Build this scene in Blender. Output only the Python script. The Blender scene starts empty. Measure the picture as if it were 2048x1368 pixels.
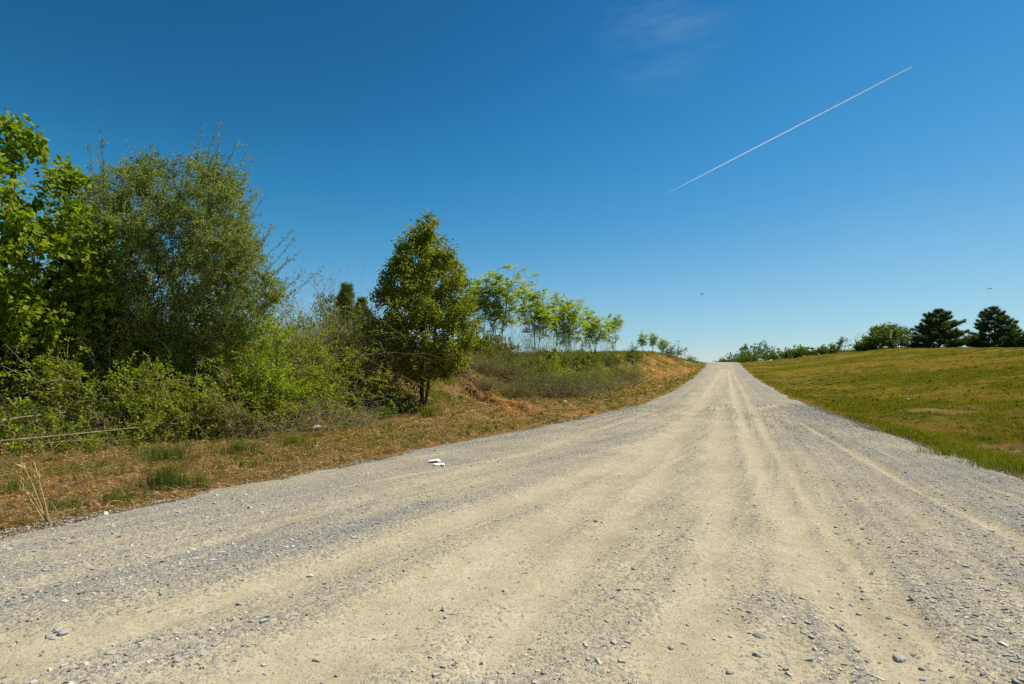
import bpy, math, random
import numpy as np
from mathutils import Vector

rng = np.random.default_rng(11)
random.seed(5)
sc = bpy.context.scene
COL = sc.collection
R_ = math.radians

# ------------------------------------------------------------------ noise
def _h(ix, iy, seed):
    n = (ix.astype(np.int64) * 374761393 + iy.astype(np.int64) * 668265263 + seed * 2246822519) & 0xFFFFFFFF
    n = ((n ^ (n >> 13)) * 1274126177) & 0xFFFFFFFF
    n = n ^ (n >> 16)
    return (n & 0xFFFFFF) / float(0xFFFFFF)

def vn(x, y, seed=0):
    x = np.asarray(x, float); y = np.asarray(y, float)
    x, y = np.broadcast_arrays(x, y)
    ix = np.floor(x); iy = np.floor(y)
    fx = x - ix; fy = y - iy
    fx = fx * fx * (3 - 2 * fx); fy = fy * fy * (3 - 2 * fy)
    a = _h(ix, iy, seed); b = _h(ix + 1, iy, seed); c = _h(ix, iy + 1, seed); d = _h(ix + 1, iy + 1, seed)
    return (a * (1 - fx) + b * fx) * (1 - fy) + (c * (1 - fx) + d * fx) * fy

def fbm(x, y, seed=0, o=4):
    s = 0; a = .5; t = 0
    for i in range(o):
        s = s + a * vn(x * 2 ** i, y * 2 ** i, seed + i * 17); t += a; a *= .55
    return s / t

def ss(a, b, x):
    t = np.clip((x - a) / (b - a), 0, 1)
    return t * t * (3 - 2 * t)

# ------------------------------------------------------------------ lie of the land
_ty = np.arange(-150, 4001, .5)
def table(pts, win):
    p = np.array(pts, float)
    v = np.interp(_ty, p[:, 0], p[:, 1])
    k = np.hanning(int(win / .5) | 1); k /= k.sum()
    pad = len(k) // 2
    return np.convolve(np.pad(v, pad, mode='edge'), k, mode='valid')
T_Z = table([(-150, 0), (0, 0), (22, 0), (36, .05), (67, .5), (95, 1.4), (128, 2.65), (142, 3.1), (152, 3.15), (170, 2.4), (230, -1), (420, -8), (1200, -16), (4000, -20)], 16)
T_L = table([(-20, -9.5), (-5, -7.9), (3.4, -6.55), (7, -6.0), (13, -5.05), (22.5, -3.6), (35, -3.2), (300, -3.2)], 5)
T_R = table([(-20, 4.8), (-5, 4.5), (10, 4.0), (23, 3.5), (35, 3.35), (300, 3.3)], 5)
T_T = table([(-20, -14.5), (4, -11.9), (11.5, -9.9), (18, -9.3), (24, -7.8), (40, -6.6), (100, -4.7), (142, -4.2), (300, -4)], 6)
T_W = table([(-20, 5.5), (20, 5.0), (60, 6.5), (110, 8), (300, 8)], 10)
T_H = table([(-20, 2.0), (20, 2.0), (60, 2.4), (105, 2.7), (135, 1.3), (160, .7), (300, .5)], 12)
def tb(t, y): return np.interp(y, _ty, t)
def Lf(y): return tb(T_L, y)
def Rf(y): return tb(T_R, y)

def pdist(x, y, P):
    d = np.full(np.shape(x), 1e9)
    for a, c in zip(P[:-1], P[1:]):
        ab = c - a; t = np.clip(((x - a[0]) * ab[0] + (y - a[1]) * ab[1]) / max(ab @ ab, 1e-9), 0, 1)
        d = np.minimum(d, np.hypot(x - a[0] - t * ab[0], y - a[1] - t * ab[1]))
    return d
GULLY = []
def H(x, y):
    x = np.asarray(x, float); y = np.asarray(y, float)
    z = tb(T_Z, y)
    L = Lf(y); R = Rf(y); T = tb(T_T, y)
    bl = ss(0, 1, (T - x) / tb(T_W, y))
    z = z + tb(T_H, y) * bl
    z = z + .16 * ss(.3, 3.0, L - x)
    z = z + bl * ss(60, 20, y) * ((fbm(x * .8, y * .8, 13, 4) - .5) * .7)
    for P_, w_, a_ in GULLY:
        q_ = pdist(x, y, P_) + .25 * (fbm(x * 2.2, y * 2.2, 19, 3) - .5)
        z = z - a_ * np.exp(-(q_ / w_) ** 2) + a_ * .55 * np.exp(-((q_ - 1.7 * w_) / w_) ** 2)
    far = ss(25, 120, -x)
    z = z - far * 2.5
    r = x - R
    z = z - .14 * np.exp(-((r - 1.5) / .9) ** 2) * ss(60, 20, y)
    z = z + 2.95 * ss(.8, 29, r) * (1 - .0 * r) - 1.8 * ss(34, 90, r)
    off = np.maximum(np.maximum(L - x, r), 0)
    amp = ss(.2, 4, off)
    z = z + amp * ((fbm(x * .35, y * .35, 3) - .5) * .45 + (fbm(x * 1.7, y * 1.7, 9, 3) - .5) * .14)
    z = z + amp * ss(30, 200, np.hypot(x, y)) * (fbm(x * .02, y * .02, 21, 3) - .5) * 1.2
    return z

# ------------------------------------------------------------------ camera
YAW, PITCH, F = R_(20.3), R_(2.7), 1138.0
CAM = np.array([0., 0., 1.6])
fh = np.array([-math.sin(YAW), math.cos(YAW), 0.])
CF = fh * math.cos(PITCH) + np.array([0, 0, math.sin(PITCH)])
CR = np.array([math.cos(YAW), math.sin(YAW), 0.])
CU = np.cross(CR, CF)
cd = bpy.data.cameras.new('camera'); cam = bpy.data.objects.new('camera', cd); COL.objects.link(cam)
cam.location = CAM; cam.rotation_euler = (R_(90) + PITCH, 0, YAW)
cd.sensor_width = 36; cd.lens = 36 * F / 2048; cd.clip_start = .05; cd.clip_end = 90000
sc.camera = cam

def ray(px, py): return CF + CR * ((px - 1024) / F) + CU * ((684 - py) / F)
_ts = np.concatenate([np.arange(1, 40, .02), np.arange(40, 400, .1)])
def gp(px, py, lift=0.):
    """where the line of sight through a pixel of the photograph meets the ground"""
    r = ray(px, py); P = CAM + r * _ts[:, None]
    below = P[:, 2] < H(P[:, 0], P[:, 1]) + lift
    i = int(np.argmax(below)) if below.any() else len(_ts) - 1
    return P[i].copy()
def at(px, d):
    """ground point at depth d in the direction of a pixel column"""
    p = CAM + (fh + CR * ((px - 1024) / F)) * d
    return np.array([p[0], p[1], float(H(p[0], p[1]))])

# ------------------------------------------------------------------ mesh helpers
def mesh(name, V, faces, smooth=False, attrs=None):
    """faces: list of (m,k) int arrays"""
    me = bpy.data.meshes.new(name)
    V = np.ascontiguousarray(V, dtype=np.float32)
    faces = [np.asarray(f, np.int32) for f in faces if len(f)]
    loops = np.concatenate([f.ravel() for f in faces])
    sizes = np.concatenate([np.full(len(f), f.shape[1], np.int32) for f in faces])
    starts = np.concatenate([[0], np.cumsum(sizes)[:-1]]).astype(np.int32)
    me.vertices.add(len(V)); me.vertices.foreach_set('co', V.ravel())
    me.loops.add(len(loops)); me.loops.foreach_set('vertex_index', loops)
    me.polygons.add(len(sizes)); me.polygons.foreach_set('loop_start', starts)
    try: me.polygons.foreach_set('loop_total', sizes)
    except Exception: pass
    me.polygons.foreach_set('use_smooth', np.full(len(sizes), smooth))
    for k, (t, a) in (attrs or {}).items():
        at_ = me.attributes.new(k, t, 'POINT')
        at_.data.foreach_set('color' if t == 'FLOAT_COLOR' else 'value', np.ascontiguousarray(a, np.float32).ravel())
    me.update(calc_edges=True)
    return me

def obj(name, me, mat=None, parent=None, loc=None, rz=None):
    o = bpy.data.objects.new(name, me); COL.objects.link(o)
    if mat and len(me.materials) == 0: me.materials.append(mat)
    if parent is not None: o.parent = parent
    if loc is not None: o.location = loc
    if rz is not None: o.rotation_euler = (0, 0, rz)
    return o

def tag(o, label=None, cat=None, group=None, kind=None):
    if label: o['label'] = label
    if cat: o['category'] = cat
    if group: o['group'] = group
    if kind: o['kind'] = kind
    return o

def thing(name, label, cat, loc, group=None, rz=0, scale=1.):
    o = bpy.data.objects.new(name, None); COL.objects.link(o)
    o.location = loc; o.rotation_euler = (0, 0, rz); o.scale = (scale,) * 3
    o.empty_display_size = .2
    return tag(o, label, cat, group)

def dup(root, loc, label, rz=0, scale=1., group=None):
    r = root.copy(); COL.objects.link(r)
    r.location = loc; r.rotation_euler = (0, 0, rz); r.scale = (scale,) * 3 if not hasattr(scale, '__len__') else scale
    r['label'] = label
    if group: r['group'] = group
    for ch in list(root.children):
        c = ch.copy(); COL.objects.link(c); c.parent = r
        for g in list(ch.children):
            d = g.copy(); COL.objects.link(d); d.parent = c
    return r

def unit(a):
    return a / np.maximum(np.linalg.norm(a, axis=-1, keepdims=True), 1e-9)

def tubes(A, B, ra, rb, sides=5):
    """frusta from A to B"""
    A = np.asarray(A, float); B = np.asarray(B, float); n = len(A)
    D = unit(B - A)
    ref = np.where(np.abs(D[:, 2:3]) > .9, np.array([[1., 0, 0]]), np.array([[0, 0, 1.]]))
    S = unit(np.cross(D, ref)); T = np.cross(S, D)
    ang = np.arange(sides) * 2 * math.pi / sides
    c = np.cos(ang)[None, :, None]; s = np.sin(ang)[None, :, None]
    ring = S[:, None, :] * c + T[:, None, :] * s
    V = np.concatenate([A[:, None] + ring * np.asarray(ra)[:, None, None], B[:, None] + ring * np.asarray(rb)[:, None, None]], 1)
    i = np.arange(sides); j = (i + 1) % sides
    f = np.stack([i, j, j + sides, i + sides], 1)
    Fc = (np.arange(n) * 2 * sides)[:, None, None] + f[None]
    return V.reshape(-1, 3), Fc.reshape(-1, 4)

def poly_tube(P, r, sides=6):
    """one continuous tube along a polyline, closed at the ends"""
    P = np.asarray(P, float); n = len(P); r = np.broadcast_to(np.asarray(r, float), (n,))
    D = unit(np.gradient(P, axis=0))
    ref = np.array([0, 0, 1.]) if abs(D[:, 2]).mean() < .8 else np.array([1., 0, 0])
    S = unit(np.cross(D, ref)); T = np.cross(S, D)
    ang = np.arange(sides) * 2 * math.pi / sides
    V = P[:, None] + (S[:, None] * np.cos(ang)[None, :, None] + T[:, None] * np.sin(ang)[None, :, None]) * r[:, None, None]
    V = V.reshape(-1, 3)
    i = np.arange(sides); j = (i + 1) % sides
    q = np.stack([i, j, j + sides, i + sides], 1)
    Fq = ((np.arange(n - 1) * sides)[:, None, None] + q[None]).reshape(-1, 4)
    caps = np.stack([np.arange(sides)[::-1], (n - 1) * sides + np.arange(sides)])
    return V, [Fq, caps]

LEAF = {  # outline: (along, across, lift) and faces
    'oval': (np.array([(0, 0, 0), (.45, -.5, .07), (1, 0, -.06), (.45, .5, .07)]), np.array([(0, 1, 2, 3)])),
    'heart': (np.array([(0, 0, 0), (-.05, -.36, .1), (.35, -.52, .12), (1, 0, -.16), (.35, .52, .12), (-.05, .36, .1), (.4, 0, -.02)]),
              np.array([(0, 1, 2, 6), (6, 2, 3, 4), (0, 6, 4, 5)])),
    'tri': (np.array([(0, -.5, 0), (1, 0, 0), (0, .5, 0)]), np.array([(0, 1, 2)])),
}
def leaves(P, D, N, Ln, W, shape='oval'):
    pr, fc = LEAF[shape]
    D = unit(D); S = unit(np.cross(D, N)); N = np.cross(S, D)
    V = (P[:, None] + D[:, None] * (Ln[:, None, None] * pr[None, :, 0:1]) + S[:, None] * (W[:, None, None] * pr[None, :, 1:2])
         + N[:, None] * (Ln[:, None, None] * pr[None, :, 2:3]))
    Fc = (np.arange(len(P)) * len(pr))[:, None, None] + fc[None]
    return V.reshape(-1, 3), Fc.reshape(-1, fc.shape[1])

def join(parts):
    V = []; Fs = []; o = 0
    for v, f in parts:
        V.append(v); fl = f if isinstance(f, list) else [f]
        for g in fl: Fs.append(np.asarray(g) + o)
        o += len(v)
    by = {}
    for g in Fs: by.setdefault(g.shape[1], []).append(g)
    return np.concatenate(V), [np.concatenate(g) for g in by.values()]

def rv(n): return unit(rng.normal(size=(n, 3)))

# ------------------------------------------------------------------ materials
def newmat(name):
    m = bpy.data.materials.new(name); m.use_nodes = True
    nt = m.node_tree; nt.nodes.clear()
    return m, nt
class NB:
    def __init__(s, nt): s.nt = nt
    def n(s, t, **kw):
        nd = s.nt.nodes.new(t)
        for k, v in kw.items(): setattr(nd, k, v)
        return nd
    def l(s, a, b): s.nt.links.new(a, b)
    def val(s, sock, v):
        if hasattr(v, 'links'): s.l(v, sock)
        else: sock.default_value = v
    def math(s, op, a, b=0., clamp=False):
        nd = s.n('ShaderNodeMath', operation=op, use_clamp=clamp); s.val(nd.inputs[0], a); s.val(nd.inputs[1], b); return nd.outputs[0]
    def mix(s, f, a, b, mode='MIX'):
        nd = s.n('ShaderNodeMix', data_type='RGBA', blend_type=mode)
        s.val(nd.inputs[0], f); s.val(nd.inputs[6], a); s.val(nd.inputs[7], b); return nd.outputs[2]
    def ramp(s, f, stops, interp='LINEAR'):
        nd = s.n('ShaderNodeValToRGB'); e = nd.color_ramp.elements; nd.color_ramp.interpolation = interp
        while len(e) < len(stops): e.new(.5)
        for q, (p, c) in zip(e, stops): q.position = p; q.color = (*c, 1) if len(c) == 3 else c
        s.val(nd.inputs[0], f); return nd.outputs[0]
    def noise(s, vec, scale, detail=3., rough=.55):
        nd = s.n('ShaderNodeTexNoise'); nd.inputs['Scale'].default_value = scale; nd.inputs['Detail'].default_value = detail
        nd.inputs['Roughness'].default_value = rough
        if vec is not None: s.l(vec, nd.inputs['Vector'])
        return nd.outputs[0]
    def pos(s): return s.n('ShaderNodeNewGeometry').outputs['Position']
    def rnd(s): return s.n('ShaderNodeNewGeometry').outputs['Random Per Island']
    def out(s, sh): s.l(sh, s.n('ShaderNodeOutputMaterial').inputs[0])
    def bsdf(s, col, rough=.9, spec=.2, normal=None):
        p = s.n('ShaderNodeBsdfPrincipled'); s.val(p.inputs['Base Color'], col); s.val(p.inputs['Roughness'], rough)
        p.inputs['Specular IOR Level'].default_value = spec
        if normal: s.l(normal, p.inputs['Normal'])
        return p.outputs[0]
    def bump(s, h, strength, dist):
        b = s.n('ShaderNodeBump'); b.inputs['Strength'].default_value = strength; b.inputs['Distance'].default_value = dist
        s.l(h, b.inputs['Height']); return b.outputs[0]

def leafmat(name, cols, trans=.35, rough=.45, spec=.35, tcol=(1.25, 1.3, .5), clump=.5):
    m, nt = newmat(name); b = NB(nt)
    n = len(cols)
    c = b.ramp(b.rnd(), [(i / max(1, n - 1), k) for i, k in enumerate(cols)])
    v = b.ramp(b.noise(b.pos(), 1.3, 2.), [(.3, (1 - clump * .55,) * 3), (.7, (1 + clump * .3,) * 3)])
    c = b.mix(1., c, v, 'MULTIPLY')
    p = b.bsdf(c, rough + .1, spec * .45)
    t = b.n('ShaderNodeBsdfTranslucent'); b.l(b.mix(1., c, (*tcol, 1), 'MULTIPLY'), t.inputs[0])
    mx = b.n('ShaderNodeMixShader'); mx.inputs[0].default_value = trans
    b.l(p, mx.inputs[1]); b.l(t.outputs[0], mx.inputs[2]); b.out(mx.outputs[0])
    return m
def plainmat(name, cols, rough=.9, spec=.2, nscale=8., bump=0.):
    m, nt = newmat(name); b = NB(nt)
    c = b.ramp(b.rnd(), [(i / max(1, len(cols) - 1), k) for i, k in enumerate(cols)])
    nz = b.noise(b.pos(), nscale, 4.)
    c = b.mix(1., c, b.ramp(nz, [(.3, (.7,) * 3), (.7, (1.25,) * 3)]), 'MULTIPLY')
    b.out(b.bsdf(c, rough, spec, b.bump(nz, bump, .01) if bump else None))
    return m

M = {}
M['pear'] = leafmat('glossy_leaf', [(0.113, 0.160, 0.010), (0.175, 0.220, 0.012), (0.237, 0.280, 0.016), (0.328, 0.340, 0.028), (0.373, 0.280, 0.050)], .47, .46, .4)
M['broad'] = leafmat('broad_leaf', [(0.147, 0.220, 0.008), (0.203, 0.290, 0.012), (0.260, 0.340, 0.016), (0.350, 0.360, 0.030)], .5, .4, .4)
M['olive'] = leafmat('silvery_leaf', [(.16, .205, .03), (.235, .28, .048), (.325, .365, .085), (.50, .51, .21)], .44, .4, .4, (1.1, 1.15, .6))
M['vine'] = leafmat('young_leaf', [(0.226, 0.310, 0.012), (0.305, 0.390, 0.016), (0.395, 0.440, 0.030)], .5, .45, .3)
M['bramble'] = leafmat('bramble_leaf', [(0.147, 0.205, 0.010), (0.237, 0.300, 0.014), (0.316, 0.370, 0.022), (0.429, 0.410, 0.055)], .47, .45, .35)
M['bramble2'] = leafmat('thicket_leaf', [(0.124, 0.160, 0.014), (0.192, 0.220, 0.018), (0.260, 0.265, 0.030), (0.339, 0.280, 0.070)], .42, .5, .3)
M['weed'] = leafmat('weed_leaf', [(.11, .17, .02), (.17, .22, .028), (.23, .26, .05), (.30, .27, .09)], .42, .5, .25)
M['sumac'] = leafmat('pinnate_leaf', [(.31, .38, .025), (.39, .46, .035), (.47, .51, .06)], .55, .5, .25)
M['far'] = leafmat('far_leaf', [(0.102, 0.145, 0.016), (0.147, 0.195, 0.020), (0.203, 0.250, 0.028)], .42, .5, .25)
M['farlight'] = leafmat('far_pale_leaf', [(.09, .14, .03), (.13, .19, .04), (.17, .22, .06)], .35, .5, .25)
M['needle'] = leafmat('pine_needle', [(.085, .125, .045), (.115, .16, .055), (.155, .195, .07)], .3, .55, .25)
M['young_needle'] = leafmat('young_needle', [(.11, .15, .03), (.16, .20, .04), (.21, .24, .06)], .35, .55, .2)
M['bark'] = plainmat('bark', [(.10, .085, .07), (.13, .11, .09)], .9, .15, 14., .6)
M['dark_bark'] = plainmat('dark_bark', [(.055, .048, .04), (.085, .07, .055)], .9, .15, 14.)
M['cane'] = plainmat('dry_cane', [(.20, .14, .08), (.32, .235, .14), (.42, .32, .20), (.16, .11, .07)], .9, .15, 5.)
M['stick'] = plainmat('bleached_wood', [(.21, .155, .10), (.34, .25, .16)], .85, .2, 9., .4)
M['straw'] = leafmat('straw', [(.45, .32, .12), (.58, .43, .18), (.68, .53, .26)], .25, .6, .2, (1.1, 1, .7), .3)
M['white'] = plainmat('white_scrap', [(.64, .56, .42)], .8, .2, 20.)
M['black'] = plainmat('dark_plumage', [(.012, .013, .016)], .7, .2)

def grassmat(name):
    m, nt = newmat(name); b = NB(nt)
    a = b.n('ShaderNodeAttribute', attribute_name='tint').outputs[0]
    c = b.mix(1., a, b.ramp(b.rnd(), [(0, (.6,) * 3), (1, (1.35,) * 3)]), 'MULTIPLY')
    p = b.bsdf(c, .8, .02)
    t = b.n('ShaderNodeBsdfTranslucent'); b.l(b.mix(1., c, (1.2, 1.2, .6, 1), 'MULTIPLY'), t.inputs[0])
    mx = b.n('ShaderNodeMixShader'); mx.inputs[0].default_value = .35
    b.l(p, mx.inputs[1]); b.l(t.outputs[0], mx.inputs[2]); b.out(mx.outputs[0])
    return m
M['grass'] = grassmat('grass_blade')

def groundmat():
    m, nt = newmat('ground_soil_and_turf'); b = NB(nt)
    a = b.n('ShaderNodeAttribute', attribute_name='mask')
    sp = b.n('ShaderNodeSeparateColor'); b.l(a.outputs[0], sp.inputs[0])
    g, o, s = sp.outputs
    pos = b.pos()
    n1 = b.noise(pos, 9., 6., .7); n2 = b.noise(pos, 45., 4., .7); n3 = b.noise(pos, 1.6, 4.)
    litter = b.ramp(n2, [(.25, (.06, .034, .015)), (.42, (.20, .12, .048)), (.58, (.36, .23, .095)), (.75, (.54, .38, .18))])
    soil = b.ramp(n1, [(.25, (.30, .115, .03)), (.5, (.50, .24, .07)), (.75, (.62, .35, .13))])
    turf = b.ramp(n2, [(.3, (.03, .042, .007)), (.5, (.125, .115, .009)), (.7, (.215, .19, .018))])
    straw = b.ramp(n2, [(.25, (.08, .05, .014)), (.5, (.235, .155, .02)), (.72, (.40, .275, .045))])
    def thr(x, lo, hi):
        y = b.math('ADD', x, b.math('MULTIPLY', b.math('SUBTRACT', n1, .5), .9))
        mr = b.n('ShaderNodeMapRange'); mr.inputs[1].default_value = lo; mr.inputs[2].default_value = hi
        b.l(y, mr.inputs[0]); return mr.outputs[0]
    c = b.mix(thr(o, .35, .6), litter, soil)
    c = b.mix(thr(s, .3, .7), c, straw)
    c = b.mix(thr(g, .3, .7), c, turf)
    c = b.mix(1., c, b.ramp(n3, [(.3, (.75,) * 3), (.7, (1.15,) * 3)]), 'MULTIPLY')
    hgt = b.math('ADD', n1, b.math('MULTIPLY', n2, .5))
    b.out(b.bsdf(c, .95, .0, b.bump(hgt, 1., .11)))
    return m
M['ground'] = groundmat()

def roadmat():
    m, nt = newmat('gravel_and_sand'); b = NB(nt)
    g = b.n('ShaderNodeAttribute', attribute_name='gravel').outputs['Fac']
    pos = b.pos()
    def voro(scale):
        v = b.n('ShaderNodeTexVoronoi'); v.inputs['Scale'].default_value = scale; b.l(pos, v.inputs['Vector'])
        return v.outputs['Distance'], v.outputs['Color']
    d1, c1 = voro(46.); d2, c2 = voro(110.)
    n1 = b.noise(pos, 5., 5., .65); n2 = b.noise(pos, 160., 3., .7); n3 = b.noise(pos, .9, 3.)
    sc1 = b.n('ShaderNodeSeparateColor'); b.l(c1, sc1.inputs[0])
    sc2 = b.n('ShaderNodeSeparateColor'); b.l(c2, sc2.inputs[0])
    st1 = b.ramp(sc1.outputs[0], [(0, (.145, .145, .14)), (.4, (.26, .26, .245)), (.75, (.37, .36, .325)), (1, (.56, .53, .45))])
    st2 = b.ramp(sc2.outputs[0], [(0, (.16, .16, .155)), (.45, (.295, .293, .272)), (.8, (.41, .395, .345)), (1, (.56, .53, .44))])
    stone = b.mix(.5, st1, st2)
    gap = b.ramp(d1, [(.3, (1, 1, 1)), (.62, (.55, .52, .48))])
    stone = b.mix(1., stone, gap, 'MULTIPLY')
    dusty = b.n('ShaderNodeMapRange'); dusty.inputs[1].default_value = .35; dusty.inputs[2].default_value = 1.; dusty.inputs[3].default_value = .6; dusty.inputs[4].default_value = .16; b.l(g, dusty.inputs[0])
    stone = b.mix(dusty.outputs[0], stone, (.43, .36, .225, 1))
    sand = b.ramp(n1, [(.25, (.385, .315, .185)), (.5, (.485, .405, .25)), (.75, (.555, .475, .315))])
    sand = b.mix(1., sand, b.ramp(n2, [(.3, (.82,) * 3), (.7, (1.12,) * 3)]), 'MULTIPLY')
    # each stone shows through the dust or not by its own chance
    e1 = b.math('ADD', g, b.math('MULTIPLY', b.math('SUBTRACT', sc1.outputs[1], .5), 1.0))
    e1 = b.math('ADD', e1, b.math('MULTIPLY', b.math('SUBTRACT', n1, .5), .8))
    mr = b.n('ShaderNodeMapRange'); mr.inputs[1].default_value = .4; mr.inputs[2].default_value = .62; b.l(e1, mr.inputs[0])
    k = mr.outputs[0]
    fine = b.n('ShaderNodeMapRange'); fine.inputs[1].default_value = .72; fine.inputs[2].default_value = .8; fine.inputs[4].default_value = .75; b.l(sc2.outputs[1], fine.inputs[0])
    sand = b.mix(fine.outputs[0], sand, b.mix(.35, st2, (.43, .36, .225, 1)))
    k2 = b.math('MAXIMUM', k, b.math('MULTIPLY', fine.outputs[0], .8))
    c = b.mix(k, sand, stone)
    c = b.mix(1., c, b.ramp(n3, [(.3, (.88,) * 3), (.7, (1.08,) * 3)]), 'MULTIPLY')
    dome = b.math('SUBTRACT', 1., d1); dome2 = b.math('SUBTRACT', 1., d2)
    hs = b.math('MULTIPLY', k2, b.math('ADD', dome, b.math('MULTIPLY', dome2, .5)))
    hs = b.math('ADD', hs, b.math('MULTIPLY', n2, .25))
    hs = b.math('ADD', hs, b.math('MULTIPLY', n1, .5))
    b.out(b.bsdf(c, .95, .02, b.bump(hs, .8, .012)))
    return m
M['road'] = roadmat()

def stonemat(name, lo, hi):
    m, nt = newmat(name); b = NB(nt)
    c = b.ramp(b.rnd(), [(0, (.155, .155, .15)), (.3, (.27, .268, .25)), (.65, (.42, .405, .355)), (.93, (.55, .515, .42)), (1, (.66, .63, .55))]) if name == 'pebble' else b.ramp(b.rnd(), [(0, lo), (1, hi)])
    nz = b.noise(b.pos(), 70., 3.)
    if name == 'pebble': c = b.mix(b.n('ShaderNodeAttribute', attribute_name='dust').outputs['Fac'], c, (.43, .36, .225, 1))
    c = b.mix(1., c, b.ramp(nz, [(.3, (.8,) * 3), (.7, (1.15,) * 3)]), 'MULTIPLY')
    b.out(b.bsdf(c, .9, .2)); return m
M['pebble'] = stonemat('pebble', 0, 0)
M['stone'] = stonemat('stone', (.23, .22, .20), (.40, .37, .31))
M['pale_stone'] = stonemat('pale_stone', (.62, .58, .50), (.7, .66, .58))

# ------------------------------------------------------------------ ground
def pix_line(pts): return np.array([gp(*p)[:2] for p in pts])

ORANGE = [(pix_line([(905, 748), (960, 775), (1040, 815)]), .5, .95), (pix_line([(925, 775), (1000, 812), (1090, 835)]), .45, .6),
          (pix_line([(1270, 748), (1340, 742), (1385, 738)]), 2.2, .62), (pix_line([(1290, 722), (1370, 722)]), 2.0, .5),
          (pix_line([(180, 965), (330, 945)]), .45, .5), (pix_line([(20, 1000), (120, 985)]), .5, .5),
          (pix_line([(1130, 830), (1270, 822)]), .5, .7), (pix_line([(1000, 872), (1180, 842)]), .25, .6), (pix_line([(640, 925), (900, 880)]), .3, .35)]
GULLY += [(ORANGE[0][0], .22, .26), (ORANGE[1][0], .2, .2), (pix_line([(950, 752), (1010, 790), (1075, 812)]), .16, .16)]
GREEN_L = [(pix_line([(1190, 800), (1290, 785), (1360, 762), (1400, 740)]), 1.3, .9), (pix_line([(300, 920), (620, 880)]), 1.0, .5), (pix_line([(20, 940), (120, 920)]), .8, .5)]
GREEN_R = [(pix_line([(1700, 838), (1790, 870), (1850, 890)]), .9, .9), (pix_line([(1850, 905), (1940, 925), (2040, 945)]), .8, .95),
           (pix_line([(1750, 752), (1900, 746), (2048, 740)]), 3.0, .8), (pix_line([(1660, 800), (1780, 812)]), 1.2, .5)]
STRAW_R = [(pix_line([(1600, 742), (1800, 726), (2048, 722)]), 4., .9), (pix_line([(1620, 775), (1760, 778), (1840, 790)]), 2.2, .9),
           (pix_line([(1900, 790), (2048, 800)]), 1.2, .8), (pix_line([(1880, 860), (2048, 870)]), .8, .6)]
BROWN_R = [(pix_line([(1855, 822), (1920, 824)]), .55, 1.), (pix_line([(1990, 895), (2060, 905)]), .5, 1.), (pix_line([(1700, 845), (1830, 905), (2000, 962)]), .3, .8)]
def blob(x, y, lst):
    w = 0
    for P, r, a in lst:
        w = np.maximum(w, a * np.exp(-(pdist(x, y, P) / r) ** 2))
    return w
def masks(x, y):
    L = Lf(y); R = Rf(y); T = tb(T_T, y)
    right = ss(-.3, .5, x - R)
    q1 = fbm(x * .25 + 7, y * .25, 31, 4); q2 = fbm(x * .8, y * .8, 37, 4); q3 = fbm(x * 2.5, y * 2.5, 41, 3)
    gl = .30 + .9 * (q2 - .45) + .5 * (q1 - .5) + .5 * (q3 - .5)
    gl = np.maximum(gl, blob(x, y, GREEN_L) * (.6 + .8 * (q3 - .3)))
    gl = gl + .2 * ss(30, 60, y) - .7 * blob(x, y, ORANGE)
    slope = ss(-.5, 1.5, T - x) * ss(17, 21, y)
    gl = gl + .30 * slope * ss(.3, .6, fbm(x * 1.3, y * 1.3, 97, 3))
    ol = np.maximum(.30 + .8 * (q1 - .5) + .9 * (fbm(x * 1.1, y * 1.1, 43, 4) - .5), blob(x, y, ORANGE) * 1.1)
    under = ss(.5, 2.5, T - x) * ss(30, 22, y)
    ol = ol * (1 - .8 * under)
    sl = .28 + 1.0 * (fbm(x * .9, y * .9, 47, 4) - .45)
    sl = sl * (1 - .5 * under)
    gr = .62 + 1.3 * (q1 - .5) + 1.0 * (q2 - .5)
    gr = gr + .6 * blob(x, y, GREEN_R) - .5 * blob(x, y, STRAW_R) - .9 * blob(x, y, BROWN_R)
    sr = .6 + .6 * (q2 - .5) + .5 * blob(x, y, STRAW_R) - .7 * blob(x, y, BROWN_R)
    orr = .12 + .22 * blob(x, y, BROWN_R)
    edge = np.exp(-((x - R) / .35) ** 2)
    gr = gr - .5 * edge
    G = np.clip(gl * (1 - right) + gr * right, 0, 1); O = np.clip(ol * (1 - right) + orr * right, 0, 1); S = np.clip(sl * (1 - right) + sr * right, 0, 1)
    return G, O, S

def build_ground():
    rad = [0.6]
    while rad[-1] < 4500: rad.append(rad[-1] * (1.0085 if rad[-1] < 190 else 1.06))
    rad = np.array(rad)
    front = np.linspace(-62, 62, 560); back = np.linspace(62, 298, 60)[1:-1]
    a = np.radians(np.concatenate([front, back])); na = len(a)
    dx = -np.sin(YAW) * np.cos(a) + np.cos(YAW) * np.sin(a); dy = np.cos(YAW) * np.cos(a) + np.sin(YAW) * np.sin(a)
    x = rad[:, None] * dx; y = rad[:, None] * dy
    z = H(x, y)
    inside = np.minimum(x - Lf(y), Rf(y) - x)
    z = z - .09 * ss(-.1, .35, inside) * (y < 400)
    V = np.stack([x, y, z], -1).reshape(-1, 3)
    V = np.vstack([V, [0, 0, -.09]])
    nr = len(rad)
    i = np.arange(nr - 1)[:, None] * na; j = np.arange(na)[None]; j2 = (j + 1) % na
    Fq = np.stack([i + j, i + na + j, i + na + j2, i + j2], -1).reshape(-1, 4)
    c = np.arange(na); fan = np.stack([np.full(na, len(V) - 1), c, (c + 1) % na], 1)
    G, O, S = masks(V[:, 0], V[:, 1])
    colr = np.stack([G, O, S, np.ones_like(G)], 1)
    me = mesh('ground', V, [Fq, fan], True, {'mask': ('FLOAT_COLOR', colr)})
    return tag(obj('ground', me, M['ground']), kind='structure')
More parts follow.
